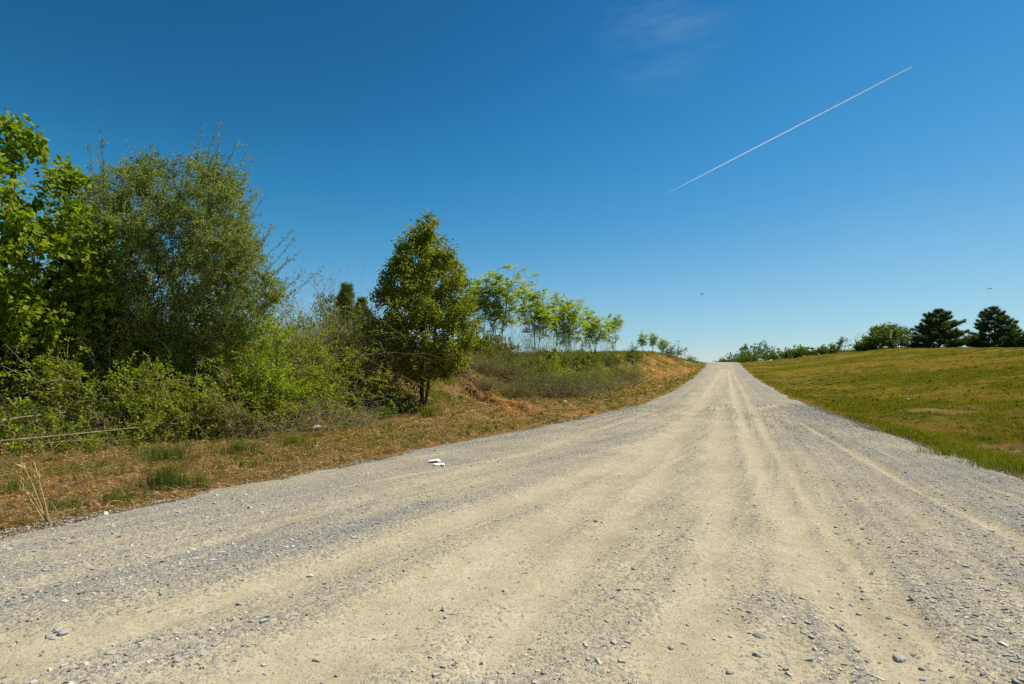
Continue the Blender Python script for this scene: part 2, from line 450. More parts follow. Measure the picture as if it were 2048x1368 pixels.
build_ground()

# ------------------------------------------------------------------ the gravel road
TRACKS = [  # pale dusty wheel tracks, (line, half width, strength)
    ([(0, 1352), (400, 1246), (800, 1105), (1080, 1005), (1330, 892), (1400, 820), (1440, 748)], .30, .75),
    ([(620, 1366), (850, 1230), (1080, 1075), (1290, 935), (1360, 870), (1425, 775), (1446, 740)], .26, .85),
    ([(980, 1366), (1150, 1160), (1290, 1000), (1345, 930), (1362, 880)], .17, .6),
    ([(1800, 1366), (1660, 1200), (1560, 1020), (1500, 880), (1470, 790), (1458, 740)], .20, .95),
    ([(1900, 1366), (1745, 1200), (1620, 1020), (1530, 870), (1484, 775), (1464, 740)], .13, .5),
    ([(2048, 1096), (1930, 1040), (1850, 1000), (1720, 920), (1600, 850)], .10, .75),
    ([(1330, 1366), (1420, 1180), (1450, 1010), (1440, 900), (1440, 820)], .24, .55),
    ([(100, 1180), (420, 1110), (800, 990), (1080, 910), (1300, 830)], .14, .3),
    ([(1500, 830), (1580, 808), (1560, 800)], .3, .4),
    ([(1390, 810), (1440, 770), (1450, 740)], .5, .5),
]
WINDROWS = [
    ([(480, 1135), (640, 1100), (760, 1062), (860, 1022)], .13, .42), ([(0, 1220), (260, 1165), (430, 1130)], .55, .28),
    ([(1490, 1260), (1560, 1225), (1640, 1290), (1720, 1366)], .22, .3), ([(1450, 1250), (1500, 1100), (1490, 960), (1470, 850)], .14, .1),
    ([(330, 1366), (440, 1310), (560, 1275)], .08, .35), ([(950, 990), (1150, 915), (1280, 860)], .45, .1),
    ([(1570, 1100), (1540, 960), (1490, 830)], .10, .35), ([(1200, 1366), (1330, 1200), (1400, 1060)], .12, .25)]
TRACKS = [(pix_line(p), w, s) for p, w, s in TRACKS]
WINDROWS = [(pix_line(p), w, s) for p, w, s in WINDROWS]

def gravelness(x, y):
    L = Lf(y); R = Rf(y)
    s = (x - L) / (R - L)
    u = (s + .24 * ss(16, 1.5, y) * ss(.8, .35, s) * (1 - .5 * s)) * 9
    g = .49 + .6 * (fbm(u * 2.2, y * .14, 51, 4) - .5) + .5 * (fbm(u * 7, y * .25, 57, 3) - .5) + .5 * (fbm(u * 24, y * .4, 58, 3) - .5) + .5 * (fbm(x * .9, y * .9, 59, 4) - .5)
    g = g + .34 * ss(.68, .88, s) + .26 * ss(.28, .06, s) - .035 * ss(.2, .38, s) * ss(.78, .62, s)
    tr = 0
    for P, w, a in TRACKS:
        d = pdist(x, y, P) + .12 * (fbm(x * 1.5, y * 1.5, 61, 3) - .5)
        tr = np.maximum(tr, a * np.exp(-(d / w) ** 2))
    g = g - .74 * tr * (.6 + .8 * fbm(u * 5, y * .5, 53, 3))
    for P, w, a in WINDROWS:
        g = g + a * np.exp(-(pdist(x, y, P) / w) ** 2) * (.6 + .8 * fbm(x * 3, y * 3, 67, 2))
    return np.clip(g, 0, 1), tr

def road_z(x, y, g=None, tr=None):
    if g is None: g, tr = gravelness(x, y)
    L = Lf(y); R = Rf(y); s = np.clip((x - L) / (R - L), 0, 1)
    return H(x, y) + .02 + .07 * (4 * s * (1 - s)) ** .7 - .034 * tr + .026 * g + .014 * (fbm(x * 5, y * 5, 71, 4) - .5)

def build_road():
    ys = [-14.]
    while ys[-1] < 235:
        y = ys[-1]; ys.append(y + (.6 if y < -1 else max(.028, .0045 * y)))
    ys = np.array(ys)
    nc = 340
    t = np.linspace(0, 1, nc)[None]
    rag = lambda sd: (fbm(ys * .7, ys * 0, sd, 4) - .5) * .7 + (vn(ys * 4, ys * 0, sd + 5) - .5) * .16
    L = (Lf(ys) + rag(81) - .25)[:, None]; R = (Rf(ys) + rag(85) + .25)[:, None]
    x = L + (R - L) * t; y = np.broadcast_to(ys[:, None], x.shape)
    g, tr = gravelness(x, y)
    e = np.minimum(x - L, R - x)
    ez = ss(0, .5, e + .15 * (fbm(x * 4, y * 4, 91, 3) - .5))
    z = road_z(x, y, g, tr) * ez + (H(x, y) - .07) * (1 - ez)
    V = np.stack([x, y, z], -1).reshape(-1, 3)
    i = np.arange(len(ys) - 1)[:, None] * nc; j = np.arange(nc - 1)[None]
    Fq = np.stack([i + j, i + j + 1, i + nc + j + 1, i + nc + j], -1).reshape(-1, 4)
    me = mesh('road', V, [Fq], True, {'gravel': ('FLOAT', g.ravel())})
    tag(obj('road', me, M['road']), kind='structure')
build_road()

OCT = np.array([(1, 0, 0), (-1, 0, 0), (0, 1, 0), (0, -1, 0), (0, 0, 1), (0, 0, -1)], float)
OCTF = np.array([(0, 2, 4), (2, 1, 4), (1, 3, 4), (3, 0, 4), (2, 0, 5), (1, 2, 5), (3, 1, 5), (0, 3, 5)])
CUB = np.array([(-1, -1, -1), (1, -1, -1), (1, 1, -1), (-1, 1, -1), (-1, -1, 1), (1, -1, 1), (1, 1, 1), (-1, 1, 1)], float) * .72
CUBF = np.array([(3, 2, 1, 0), (4, 5, 6, 7), (0, 1, 5, 4), (1, 2, 6, 5), (2, 3, 7, 6), (3, 0, 4, 7)])
def pebbles(P, size, base, fc):
    n = len(P); k = len(base)
    B = base[None] * (1 + rng.uniform(-.38, .38, (n, k, 3)))
    B = B * np.stack([rng.uniform(.8, 1.5, n), rng.uniform(.6, 1.0, n), rng.uniform(.4, .75, n)], 1)[:, None]
    a = rng.uniform(0, 2 * math.pi, n); c = np.cos(a)[:, None]; s = np.sin(a)[:, None]
    X = B[..., 0] * c - B[..., 1] * s; Y = B[..., 0] * s + B[..., 1] * c
    tx = rng.normal(0, .25, (n, 1)); Z = B[..., 2] + X * tx
    V = np.stack([X, Y, Z], -1) * size[:, None, None] + P[:, None]
    return V.reshape(-1, 3), ((np.arange(n) * k)[:, None, None] + fc[None]).reshape(-1, fc.shape[1])

def build_gravel():
    n = 380000
    d = np.exp(rng.uniform(math.log(2.0), math.log(24), n)); c = rng.uniform(-1.02, 1.02, n)
    P = CAM[None] + (fh[None] + CR[None] * c[:, None]) * d[:, None]
    x, y = P[:, 0], P[:, 1]
    L = Lf(y); R = Rf(y)
    g, tr = gravelness(x, y)
    inside = (x > L + .03 - rng.exponential(.06, n)) & (x < R + .05 + rng.exponential(.1, n))
    keep = inside & (rng.uniform(size=n) < np.clip(.06 + 1.1 * (g - .26), .06, 1))
    x, y, g, d = x[keep], y[keep], g[keep], d[keep]
    z = road_z(x, y)
    n = len(x)
    size = np.clip(np.exp(rng.normal(math.log(.0050), .5, n)), .0025, .024)
    size = np.maximum(size, .00075 * d * rng.uniform(.7, 1.5, n))
    P = np.stack([x, y, z - size * .05], 1)
    big = size > .011
    parts = [pebbles(P[~big], size[~big], OCT, OCTF), pebbles(P[big], size[big], CUB, CUBF)]
    V, Fs = join(parts)
    dust = np.clip(.8 - .7 * g, .15, .65) * rng.uniform(.5, 1.3, n)
    dust = np.concatenate([np.repeat(dust[~big], len(OCT)), np.repeat(dust[big], len(CUB))])
    tag(obj('gravel', mesh('gravel', V, Fs, False, {'dust': ('FLOAT', dust)}), M['pebble']), kind='stuff')
    print('pebbles', n)
build_gravel()

# individual stones on the road
def stone_mesh(name):
    import bmesh
    bm = bmesh.new(); bmesh.ops.create_icosphere(bm, subdivisions=2, radius=1)
    planes = [(Vector(v), random.uniform(.55, .85)) for v in rv(9)]
    for v in bm.verts:
        for pn, pd in planes:
            k = v.co.dot(pn)
            if k > pd: v.co -= pn * (k - pd)
        v.co *= 1 + random.uniform(-.03, .03)
        v.co.x *= 1.35; v.co.z *= .6
    me = bpy.data.meshes.new(name); bm.to_mesh(me); bm.free(); return me
st_pix = [(113, 1270, .036), (131, 1274, .040), (98, 1280, .032), (106, 1285, .026), (24, 1300, .022), (265, 1291, .020), (222, 1325, .030), (140, 1322, .022),
          (203, 1314, .018), (282, 1312, .024), (118, 1338, .026), (170, 1336, .022), (480, 1216, .034), (500, 1022, .045), (420, 1364, .018), (1520, 1287, .042), (1515, 1330, .03),
          (1612, 1285, .03), (1800, 1322, .045), (1660, 1320, .03), (1674, 1060, .03), (1704, 1213, .026), (1720, 1232, .024), (1343, 1305, .026), (1850, 1370, .03),
          (1880, 1080, .036), (1933, 1146, .036), (2010, 1145, .03), (1462, 1362, .03), (1780, 1248, .02), (760, 1180, .022), (860, 1338, .016), (590, 1200, .02)]
stone_proto = None
for i, (px, py, s) in enumerate(st_pix):
    p = gp(px, min(py, 1367), .05); p[2] = float(road_z(p[0], p[1]))
    if stone_proto is None:
        meshes = [stone_mesh('stone') for _ in range(5)]
        for q in meshes: q.materials.append(M['stone'])
        stone_proto = obj('stone', meshes[0]); o = stone_proto
    else:
        o = stone_proto.copy(); o.data = meshes[i % 5]; COL.objects.link(o)
    o.location = (p[0], p[1], p[2] + s * .06); o.rotation_euler = (random.uniform(-.2, .2), random.uniform(-.2, .2), random.uniform(0, 6.3))
    o.scale = (s * .8, s * .8, s * random.uniform(.6, .9))
    tag(o, 'fist-sized or smaller grey stone lying loose on the gravel road', 'stone', 'larger stones loose on the road')
p = gp(620, 1160, .05); ws = obj('stone', stone_mesh('pale_stone'), M['pale_stone'], loc=(p[0], p[1], float(road_z(p[0], p[1])) + .008)); ws.scale = (.022, .02, .02)
tag(ws, 'single small white rounded stone among the grey gravel', 'stone')

# ------------------------------------------------------------------ plants: builders
def grow(trunks, targets, droop=0., arch=.18, jit=.04):
    """branching that reaches every target from the nearest wood; returns node array, parents, tips"""
    N = []; par = []
    for T in trunks:
        for k, p in enumerate(T):
            N.append(np.array(p, float)); par.append(len(N) - 2 if k else -1)
    A = np.zeros((len(N) + len(targets) * 14, 3)); n = len(N); A[:n] = N; par = par + [0] * (len(A) - n); nt = n
    tr = np.array(N)
    order = np.argsort(np.min(np.linalg.norm(targets[:, None] - tr[None], axis=2), axis=1))
    tips = []
    for ti in order:
        t = targets[ti]
        d = np.linalg.norm(A[:n] - t, axis=1)
        cost = d + 1.1 * np.maximum(0, A[:n, 2] - (t[2] - .45 * d))
        k = int(np.argmin(cost)); dist = d[k]; s = A[k]
        m = int(np.clip(dist / .3, 2, 12))
        prev = k
        ctrl = s + (t - s) * .5 + np.array([0, 0, arch * dist]) + rng.normal(0, jit * dist, 3)
        for q in range(1, m + 1):
            f = q / m
            A[n] = (1 - f) ** 2 * s + 2 * f * (1 - f) * ctrl + f * f * t
            if q < m: A[n] += rng.normal(0, .015, 3)
            par[n] = prev; prev = n; n += 1
        tips.append(prev)
    return A[:n], np.array(par[:n]), np.array(tips), nt

def wood(A, par, r_tip=.006, power=.5, r_max=None, sides=6):
    n = len(A); cnt = np.zeros(n); ch = np.bincount(par[par >= 0], minlength=n)
    cnt[ch == 0] = 1
    for i in range(n - 1, -1, -1):
        if par[i] >= 0: cnt[par[i]] += cnt[i]
    r = r_tip * np.maximum(cnt, 1) ** power
    if r_max: r = np.minimum(r, r_max)
    i = np.where(par >= 0)[0]
    a, b_ = A[par[i]], A[i]
    big = r[i] > .02
    parts = []
    for sel, sd in ((big, sides + 2), (~big, 4)):
        if sel.any():
            parts.append(tubes(a[sel], b_[sel] + (b_[sel] - a[sel]) * .04, np.minimum(r[par[i]][sel], r[i][sel] * 1.35), r[i][sel], sd))
    return join(parts)

def tip_leaves(A, par, tips, per, spread, ln, wd, shape, droop=.2, up=.6, back=3):
    P = []; D = []
    for t in tips:
        chain = [t]
        for _ in range(back):
            if par[chain[-1]] >= 0: chain.append(par[chain[-1]])
        chain = A[chain]
        k = rng.integers(0, len(chain) - 1, per); f = rng.uniform(0, 1, (per, 1))
        base = chain[k] * (1 - f) + chain[np.minimum(k + 1, len(chain) - 1)] * f
        out = unit(chain[0] - chain[-1])[None]
        dd = unit(rng.normal(size=(per, 3)) + out * .6)
        P.append(base + dd * rng.uniform(0, spread, (per, 1))); D.append(dd)
    P = np.concatenate(P); D = np.concatenate(D); n = len(P)
    D = unit(D + np.array([0, 0, -droop]))
    N = unit(rng.normal(size=(n, 3)) * .75 + np.array([0, 0, up]))
    s = rng.uniform(.65, 1.25, n)
    return leaves(P, D, N, ln * s, wd * s, shape)

def crown_targets(n, zs, rs, cx=0., cy=0., hollow=.55, sq=1., clump=.0, seed=1):
    """points through a crown whose half width at heights zs is rs"""
    out = []
    zs = np.array(zs, float); rs = np.array(rs, float)
    zz = np.linspace(zs[0], zs[-1], 200); w = np.interp(zz, zs, rs) ** 1.6 + .02; cdf = np.cumsum(w) / w.sum()
    while len(out) < n:
        z = np.interp(rng.uniform(), cdf, zz); a = rng.uniform(0, 2 * math.pi)
        lob = .78 + .5 * float(fbm(np.array(a * 1.3 + 40), np.array(z * .9), seed, 3))
        r = np.interp(z, zs, rs) * lob * (rng.uniform() ** hollow)
        p = np.array([cx + r * math.cos(a), cy + r * math.sin(a) * sq, z])
        if clump and fbm(np.array(p[0] * 1.1 + p[1] * .7), np.array(p[2] * 1.1 + p[1] * .5), seed + 9, 2) < clump: continue
        out.append(p)
    return np.array(out)

def bent(p0, p1, n, wob=.05):
    t = np.linspace(0, 1, n)[:, None]
    P = np.array(p0)[None] * (1 - t) + np.array(p1)[None] * t
    w = np.cumsum(rng.normal(0, wob, (n, 3)), 0); w[:, 2] *= .2
    return P + (w - t * w[-1]) * np.sin(t * math.pi) ** .5 if n > 2 else P

def tree(name, label, cat, loc, trunks, targets, leafspec, leafm, barkm='bark', r_tip=.006, power=.5, r_max=None, group=None, rz=0, back=3, arch=.18):
    root = thing(name, label, cat, loc, group, rz)
    A, par, tips, nt = grow(trunks, targets, arch=arch)
    V, Fs = wood(A, par, r_tip, power, r_max)
    obj('trunk', mesh('trunk', V, Fs, True), M[barkm], root)
    V, Fc = tip_leaves(A, par, tips, back=back, **leafspec)
    obj('crown', mesh('crown', V, [Fc]), M[leafm], root)
    return root

def shoots(base, n, length, up, spread, gravity, seg=7, wob=.12, start=.3):
    """arching canes: (n,seg,3) polylines"""
    b = np.zeros((n, 3)); a = rng.uniform(0, 2 * math.pi, n); rr = rng.uniform(0, 1, n) ** .5 * start
    b[:, 0] = np.cos(a) * rr; b[:, 1] = np.sin(a) * rr
    d = unit(np.stack([np.cos(a) * spread * rng.uniform(.2, 1.2, n), np.sin(a) * spread * rng.uniform(.2, 1.2, n), up * rng.uniform(.5, 1.1, n)], 1) + rng.normal(0, .15, (n, 3)))
    L = length * rng.uniform(.55, 1.15, n)[:, None] / (seg - 1)
    P = [b + np.asarray(base)[None]]
    for k in range(seg - 1):
        P.append(P[-1] + d * L)
        d = unit(d + rng.normal(0, wob, (n, 3)) + np.array([0, 0, -gravity / seg]))
    return np.stack(P, 1)

def cane_wood(P, r0, r1, sides=3):
    n, s, _ = P.shape
    rad = np.linspace(r0, r1, s)
    A = P[:, :-1].reshape(-1, 3); B = P[:, 1:].reshape(-1, 3)
    ra = np.tile(rad[:-1], n); rb = np.tile(rad[1:], n)
    return tubes(A, B, ra, rb, sides)

def along(P, n_per, f0=.2, f1=1.):
    n, s, _ = P.shape
    f = rng.uniform(f0, f1, (n, n_per)) * (s - 1); k = np.minimum(f.astype(int), s - 2); f = (f - k)[..., None]
    i = np.arange(n)[:, None]
    pos = P[i, k] * (1 - f) + P[i, k + 1] * f
    dr = unit(P[i, k + 1] - P[i, k])
    return pos.reshape(-1, 3), dr.reshape(-1, 3)

def shoot_leaves(P, n_per, ln, wd, shape='oval', f0=.2, splay=1., up=.5, spread=.02):
    pos, dr = along(P, n_per, f0)
    n = len(pos)
    o = rv(n); D = unit(dr * .6 + o * splay)
    N = unit(rng.normal(size=(n, 3)) * .7 + np.array([0, 0, up]))
    s = rng.uniform(.6, 1.25, n)
    return leaves(pos + o * spread * rng.uniform(0, 1, (n, 1)), D, N, ln * s, wd * s, shape)

def sub_shoots(P, per, length, gravity=.2, seg=4, f0=.3, fwd=.8, wob=.12, up=.2, taper=True):
    pos, dr = along(P, per, f0)
    n = len(pos)
    d = unit(dr * fwd + rv(n) + np.array([0, 0, up]))
    L = length * rng.uniform(.4, 1.2, n)[:, None] / (seg - 1)
    Q = [pos]
    for k in range(seg - 1):
        Q.append(Q[-1] + d * L); d = unit(d + rng.normal(0, wob, (n, 3)) + np.array([0, 0, -gravity / seg]))
    return np.stack(Q, 1)

def bush(name, label, cat, loc, w, h, n_cane, leaf_n, ln, wd, leafm, group=None, dry=.5, rz=0, lobes=5, wood_m='cane', shape='oval', flat=1.):
    """dense shrub of arching canes: stems + foliage"""
    root = thing(name, label, cat, loc, group, rz)
    Ps = []
    for k in range(lobes):
        a = rng.uniform(0, 6.28); r = w * .36 * math.sqrt(rng.uniform())
        b = np.array([r * math.cos(a), r * math.sin(a) * flat, -.1])
        Ps.append(shoots(b, n_cane // lobes, h * 1.25 * rng.uniform(.75, 1.15), 1., .75, .9, 7, .16, w * .14))
    P = np.concatenate(Ps)
    Q = sub_shoots(P, 4, h * .42, .5, 4, .25, .5, .2)
    V1, F1 = cane_wood(P, .009, .003); V2, F2 = cane_wood(Q, .004, .0015)
    parts = [(V1, F1), (V2, F2)]
    if dry:
        Dk = shoots(np.array([0, 0, 0]), int(n_cane * dry), h * 1.5, .8, 1., .8, 7, .16, w * .42)
        parts.append(cane_wood(Dk, .007, .002))
    V, Fs = join(parts)
    obj('stems', mesh('stems', V, Fs), M[wood_m], root)
    nl = max(1, leaf_n // len(Q))
    parts = [shoot_leaves(Q, nl, ln, wd, shape, .1, 1., .6, .05), shoot_leaves(P, max(1, nl // 2), ln, wd, shape, .35, 1., .6, .06)]
    V, Fs = join(parts)
    obj('foliage', mesh('foliage', V, Fs), M[leafm], root)
    return root

# ------------------------------------------------------------------ the tree at the left edge
def left_tree():
    p = at(-10, 11.6)
    zs = [.5, 1.3, 2.1, 3.3, 3.9, 4.7, 5.25, 5.5]; rs = [1.1, 1.7, 1.9, 1.85, 1.6, 1.05, .55, .15]
    T = crown_targets(460, zs, rs, hollow=.42, clump=.36, seed=3)
    T = np.vstack([T, [(.25 + .15 * math.sin(q * 2.), .1 * math.cos(q * 3.), 4.5 + .16 * q) for q in range(7)]])
    trunks = [bent((0, 0, -.2), (.1, .1, 4.6), 12), bent((0, 0, -.2), (.9, -.2, 3.6), 10), bent((0, 0, -.2), (-.7, .2, 3.8), 10)]
    r = tree('broadleaf_tree', 'leafy tree with big bright green leaves at the edge beside the silvery shrub', 'tree', p, trunks, T,
             dict(per=36, spread=.24, ln=.105, wd=.1, shape='heart', droop=.5, up=.7), 'broad', 'dark_bark', .006, .45, .09)
left_tree()

# the tall silvery shrub
def olive():
    p = at(352, 14.2)
    root = thing('silvery_shrub', 'tall twiggy shrub with tiny grey-green leaves and long shoots against the sky', 'shrub', p)
    k = 14.2 / 1138; z0 = float(p[2]) - 1.6
    zl = lambda y: (738 - y) * k - z0
    ys = [690, 630, 570, 490, 430, 380, 340, 312]; rs = [150, 195, 225, 222, 190, 160, 122, 70]
    T = crown_targets(1250, [zl(y) for y in ys], [r * k for r in rs], hollow=.42, clump=.33, seed=5, sq=.75)
    T[:, :2] += np.outer((T[:, 2] / zl(312)) ** 1.2 * -.25, CR[:2])
    stems = [bent((0, 0, -.25), (CR * a * 1.0 + fh * b_ + np.array([0, 0, h_])), 12, .05) for a, b_, h_ in
             [(-.2, 0, 4.4), (.3, .2, 4.2), (-1.2, -.2, 3.6), (1.1, -.3, 3.3), (-.6, .7, 3.6), (.6, .9, 3.4), (1.7, .2, 2.4), (-1.7, .1, 2.6), (.1, -1., 3.2)]]
    A, par, tips, nt = grow(stems, T, arch=.12)
    # long straight shoots that stand out of the outline, fanning up and to the right
    out = np.array([t for t in tips if np.linalg.norm((A[t] - np.array([0, 0, 1.2])) / np.array([2.3, 2., 3.2])) > .72])
    out = out[rng.permutation(len(out))[:210]]
    d0 = unit(A[out] - np.array([0, 0, .4]) + rng.normal(0, .35, (len(out), 3)) + np.array([0, 0, .8]))
    d0 = unit(d0 + CR * .25); L = rng.uniform(.4, 1.5, (len(out), 1)) / 6; Q = [A[out]]
    for q in range(6):
        Q.append(Q[-1] + d0 * L); d0 = unit(d0 + rng.normal(0, .05, d0.shape) + np.array([0, 0, .03]))
    Q = np.stack(Q, 1)
    inner = np.stack([A[par[par[tips]]], A[par[tips]], A[tips]], 1)
    S = sub_shoots(inner, 7, .42, .1, 3, .0, .6, .12, .15); S2 = sub_shoots(Q, 4, .22, .1, 3, .1, .8, .1, .2)
    V, Fs = join([wood(A, par, .0045, .42, .06), cane_wood(Q, .005, .002), cane_wood(S, .003, .0015)])
    obj('stems', mesh('stems', V, Fs), M['dark_bark'], root)
    V, Fs = join([shoot_leaves(S, 21, .060, .027, 'oval', .0, 1.1, .5, .03), shoot_leaves(S2, 12, .05, .021, 'oval', .0, 1.0, .5, .02), shoot_leaves(Q, 60, .052, .022, 'oval', .05, .9, .5, .02)])
    obj('foliage', mesh('foliage', V, Fs), M['olive'], root)
olive()

# young yellow-green growth at its right
def vine():
    p = at(545, 13.9)
    T = crown_targets(210, [.2, .9, 1.7, 2.3, 2.75], [.8, 1.0, .8, .5, .1], clump=.3, seed=8)
    tree('leafy_sapling', 'yellow-green leafy sapling leaning against the right side of the silvery shrub', 'sapling', p,
         [bent((0, 0, -.2), (.1, 0, 2.4), 8), bent((0, 0, -.2), (-.4, 0, 1.9), 7)], T,
         dict(per=34, spread=.17, ln=.065, wd=.052, shape='oval', droop=.3, up=.6), 'vine', 'bark', .004, .45, .04)
vine()

# ------------------------------------------------------------------ the cone-shaped tree
def pear():
    p = gp(846, 818)
    d = float((p - CAM) @ fh); k = d / 1138
    zb = lambda y: (818 - y) * k
    ys = [755, 730, 700, 650, 610, 560, 510, 470, 440, 425]; rs = [44, 86, 103, 107, 102, 88, 68, 48, 28, 10]
    T = crown_targets(680, [zb(y) for y in ys], [r * k * 1.02 for r in rs], hollow=.4, clump=.27, seed=14)
    T = np.vstack([T, [(.12 * math.sin(q * 2.1), .12 * math.cos(q * 2.7), zb(505 - 11 * q)) for q in range(8)]])
    trunks = [bent((0, 0, -.2), (.0, 0, zb(470)), 16, .02), bent((.02, 0, -.2), (.6, .1, zb(600)), 10, .02)]
    tree('cone_shaped_tree', 'dark glossy cone-shaped tree standing alone at the foot of the bank', 'tree', p, trunks, T,
         dict(per=80, spread=.24, ln=.085, wd=.066, shape='oval', droop=.75, up=.35), 'pear', 'dark_bark', .006, .47, .12)
    return p
PEAR = pear()

# ------------------------------------------------------------------ brambles on the bank
BR = [  # px, depth, width, height, leaves, mat, label
    (55, 12.3, 3.0, 1.25, 5200, 'bramble', 'low bright green bramble with pale canes at the foot of the left bank'),
    (210, 12.6, 2.8, 1.15, 5000, 'bramble', 'yellow-green bramble behind the long fallen pole'),
    (345, 12.9, 2.6, 1.05, 5000, 'bramble', 'bright green low bramble ending beside dry brown weeds'),
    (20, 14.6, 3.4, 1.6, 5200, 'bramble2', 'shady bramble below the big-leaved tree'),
    (165, 15.0, 3.4, 1.5, 5200, 'bramble', 'mid green bramble halfway up the bank with arching canes'),
    (300, 15.0, 3.2, 1.6, 5600, 'bramble', 'dense bramble below the trunk shade of the silvery shrub'),
    (440, 14.6, 3.0, 1.5, 5600, 'bramble', 'leafy bramble under the right skirt of the silvery shrub'),
    (560, 14.9, 2.6, 1.35, 5000, 'bramble', 'sunlit bramble under the yellow-green sapling'),
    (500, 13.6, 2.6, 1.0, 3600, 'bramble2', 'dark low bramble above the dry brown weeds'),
    (640, 17.0, 2.6, 1.3, 4200, 'bramble', 'green bramble patch left of the cone-shaped tree in front of brown twigs'),
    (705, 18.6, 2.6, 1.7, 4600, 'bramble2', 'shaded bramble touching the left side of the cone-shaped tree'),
]
for px, py, w, h, nl, m, lab in [
    (30, 884, 2.2, .34, 2600, 'bramble', 'lowest green bramble at the left edge of the picture under the long pole'), (150, 886, 1.8, .3, 2200, 'vine', 'small yellow-green bramble just below the middle of the long pole'),
    (255, 870, 2.0, .34, 2600, 'bramble', 'low green bramble around the far end of the long pole'), (60, 852, 2.2, .5, 2600, 'bramble', 'green bramble between the two fallen poles'),
    (330, 860, 1.8, .45, 2200, 'bramble', 'low leafy bramble right of the long pole above the crooked branch'), (410, 852, 1.8, .55, 2200, 'bramble', 'fresh green bramble left of the dry brown weeds'),
    (190, 838, 2.4, .75, 3200, 'vine', 'bright yellow-green bramble right behind the broken pole')]:
    bush('bramble_bush', lab, 'bramble', gp(px, py), w, h, 50, nl, .058, .042, m, 'brambles covering the left bank', .9, rng.uniform(0, 6), 6)
for px, d, w, h, nl, m, lab in BR:
    bush('bramble_bush', lab, 'bramble', at(px, d), w, h * 1.15, 90, int(nl * 2.0), .066, .046, m, 'brambles covering the left bank', .5, rng.uniform(0, 6), 6)

def dry_brush(px, d, w, h, n, lab, up=.9, sp=.9, grav=.9):
    root = thing('dry_brush', lab, 'dry brush', at(px, d), 'dry brush on the left bank')
    P = shoots((0, 0, -.1), n, h * 1.3, up, sp, grav, 7, .2 if sp > .5 else .08, w * .45)
    Q = sub_shoots(P, 5, h * .5, .2, 4, .2, .5, .2)
    V, Fs = join([cane_wood(P, .006, .002), cane_wood(Q, .003, .0012)])
    obj('stems', mesh('stems', V, Fs), M['cane'], root)
    V, Fc = shoot_leaves(Q, 2, .05, .03, 'oval', .2)
    obj('foliage', mesh('foliage', V, [Fc]), M['bramble2'], root)
dry_brush(630, 20, 4.2, 2.5, 230, 'brown twiggy mound of brush in front of the small pine')
dry_brush(705, 20.5, 3.0, 2.0, 170, 'brown twiggy brush just left of the cone-shaped tree')
dry_brush(560, 13.0, 2.2, .9, 130, 'low tangle of dry brown stems at the foot of the bank')
dry_brush(660, 14.6, 2.0, .8, 120, 'dry brown weeds at the shaded foot of the cone-shaped tree')
dry_brush(180, 11.6, 2.4, .6, 90, 'heap of dead brown canes around the fallen poles')

bush('bramble_bush', 'tall loose bramble with pale leaves standing in the brown brush', 'bramble', at(665, 19.2), 3.6, 2.6, 90, 9500, .066, .045, 'bramble', 'brambles covering the left bank', .8, 1., 6)
bush('bramble_bush', 'loose bramble between the yellow-green sapling and the brown brush', 'bramble', at(610, 17.6), 3.2, 2.4, 90, 9000, .066, .045, 'bramble', 'brambles covering the left bank', .6, 2., 6)
# bushes on the bank right of the cone-shaped tree
bb = bush('bank_bush', 'dark green bush on the bank nearest the cone-shaped tree', 'bush', at(985, 32), 2.8, 1.15, 80, 11000, .085, .06, 'bramble2', 'bushes along the left bank', .7, 0, 6, 'cane')
bb2 = bush('bank_bush', 'weedy green bush at the foot of the bank below the tall saplings', 'bush', gp(1100, 792), 2.8, 1.3, 110, 3600, .08, .04, 'weed', 'bushes along the left bank', 1.3, 0, 6, 'cane')
for px, d, s, src, lab in [(1035, 31, 1.0, bb, 'dark bush under the two tallest saplings'), (1100, 36, 1.15, bb, 'round dark bush between the second and third sapling'),
                           (1160, 42, 1.3, bb, 'dark bush behind the weedy slope under the middle saplings'), (1215, 52, 1.2, bb, 'dark bush beside the last slender sapling'),
                           (1140, 29, .95, bb2, 'weedy bush with dry stalks halfway along the foot of the bank'), (1165, 33, 1.05, bb2, 'weedy bush beside the thin bare sapling stems'),
                           (1210, 39, 1.1, bb2, 'grassy grey-green bush near the end of the weedy strip'), (1250, 48, 1.0, bb2, 'last weedy bush before the bare orange slope'),
                           (1012, 31, .8, bb2, 'weedy bush at the top of the orange cut'), (950, 30, .9, bb, 'dark bush showing right behind the cone-shaped tree')]:
    dup(src, at(px, d), lab, rng.uniform(0, 6), s * (rng.uniform(.8, 1.15) if src is bb else rng.uniform(.75, 1.05)))
bb3 = bush('bank_bush', 'bright green leafy bush in front of the weedy strip below the middle saplings', 'bush', gp(1192, 772), 2.0, 1.2, 60, 4200, .085, .06, 'vine', 'bushes along the left bank', .5, 0, 5, 'cane')
dup(bb3, at(1092, 31), 'bright leafy bush among darker weeds under the second sapling', 2., 1.15)
for px, d, s, lab in [(955, 27, .7, 'small weedy bush above the orange cut beside the cone-shaped tree'), (1002, 28, .75, 'small weedy bush in the middle above the orange cut'), (1045, 28, .8, 'small weedy bush at the right end of the orange cut'), (915, 25.5, .6, 'low weedy bush on the bare slope just right of the cone-shaped tree'), (975, 25, .45, 'lowest weedy bush on the bare slope above the gully'), (1030, 25.5, .5, 'low weedy bush near the foot of the gully')]:
    dup(bb2, at(px, d), lab, rng.uniform(0, 6), s)

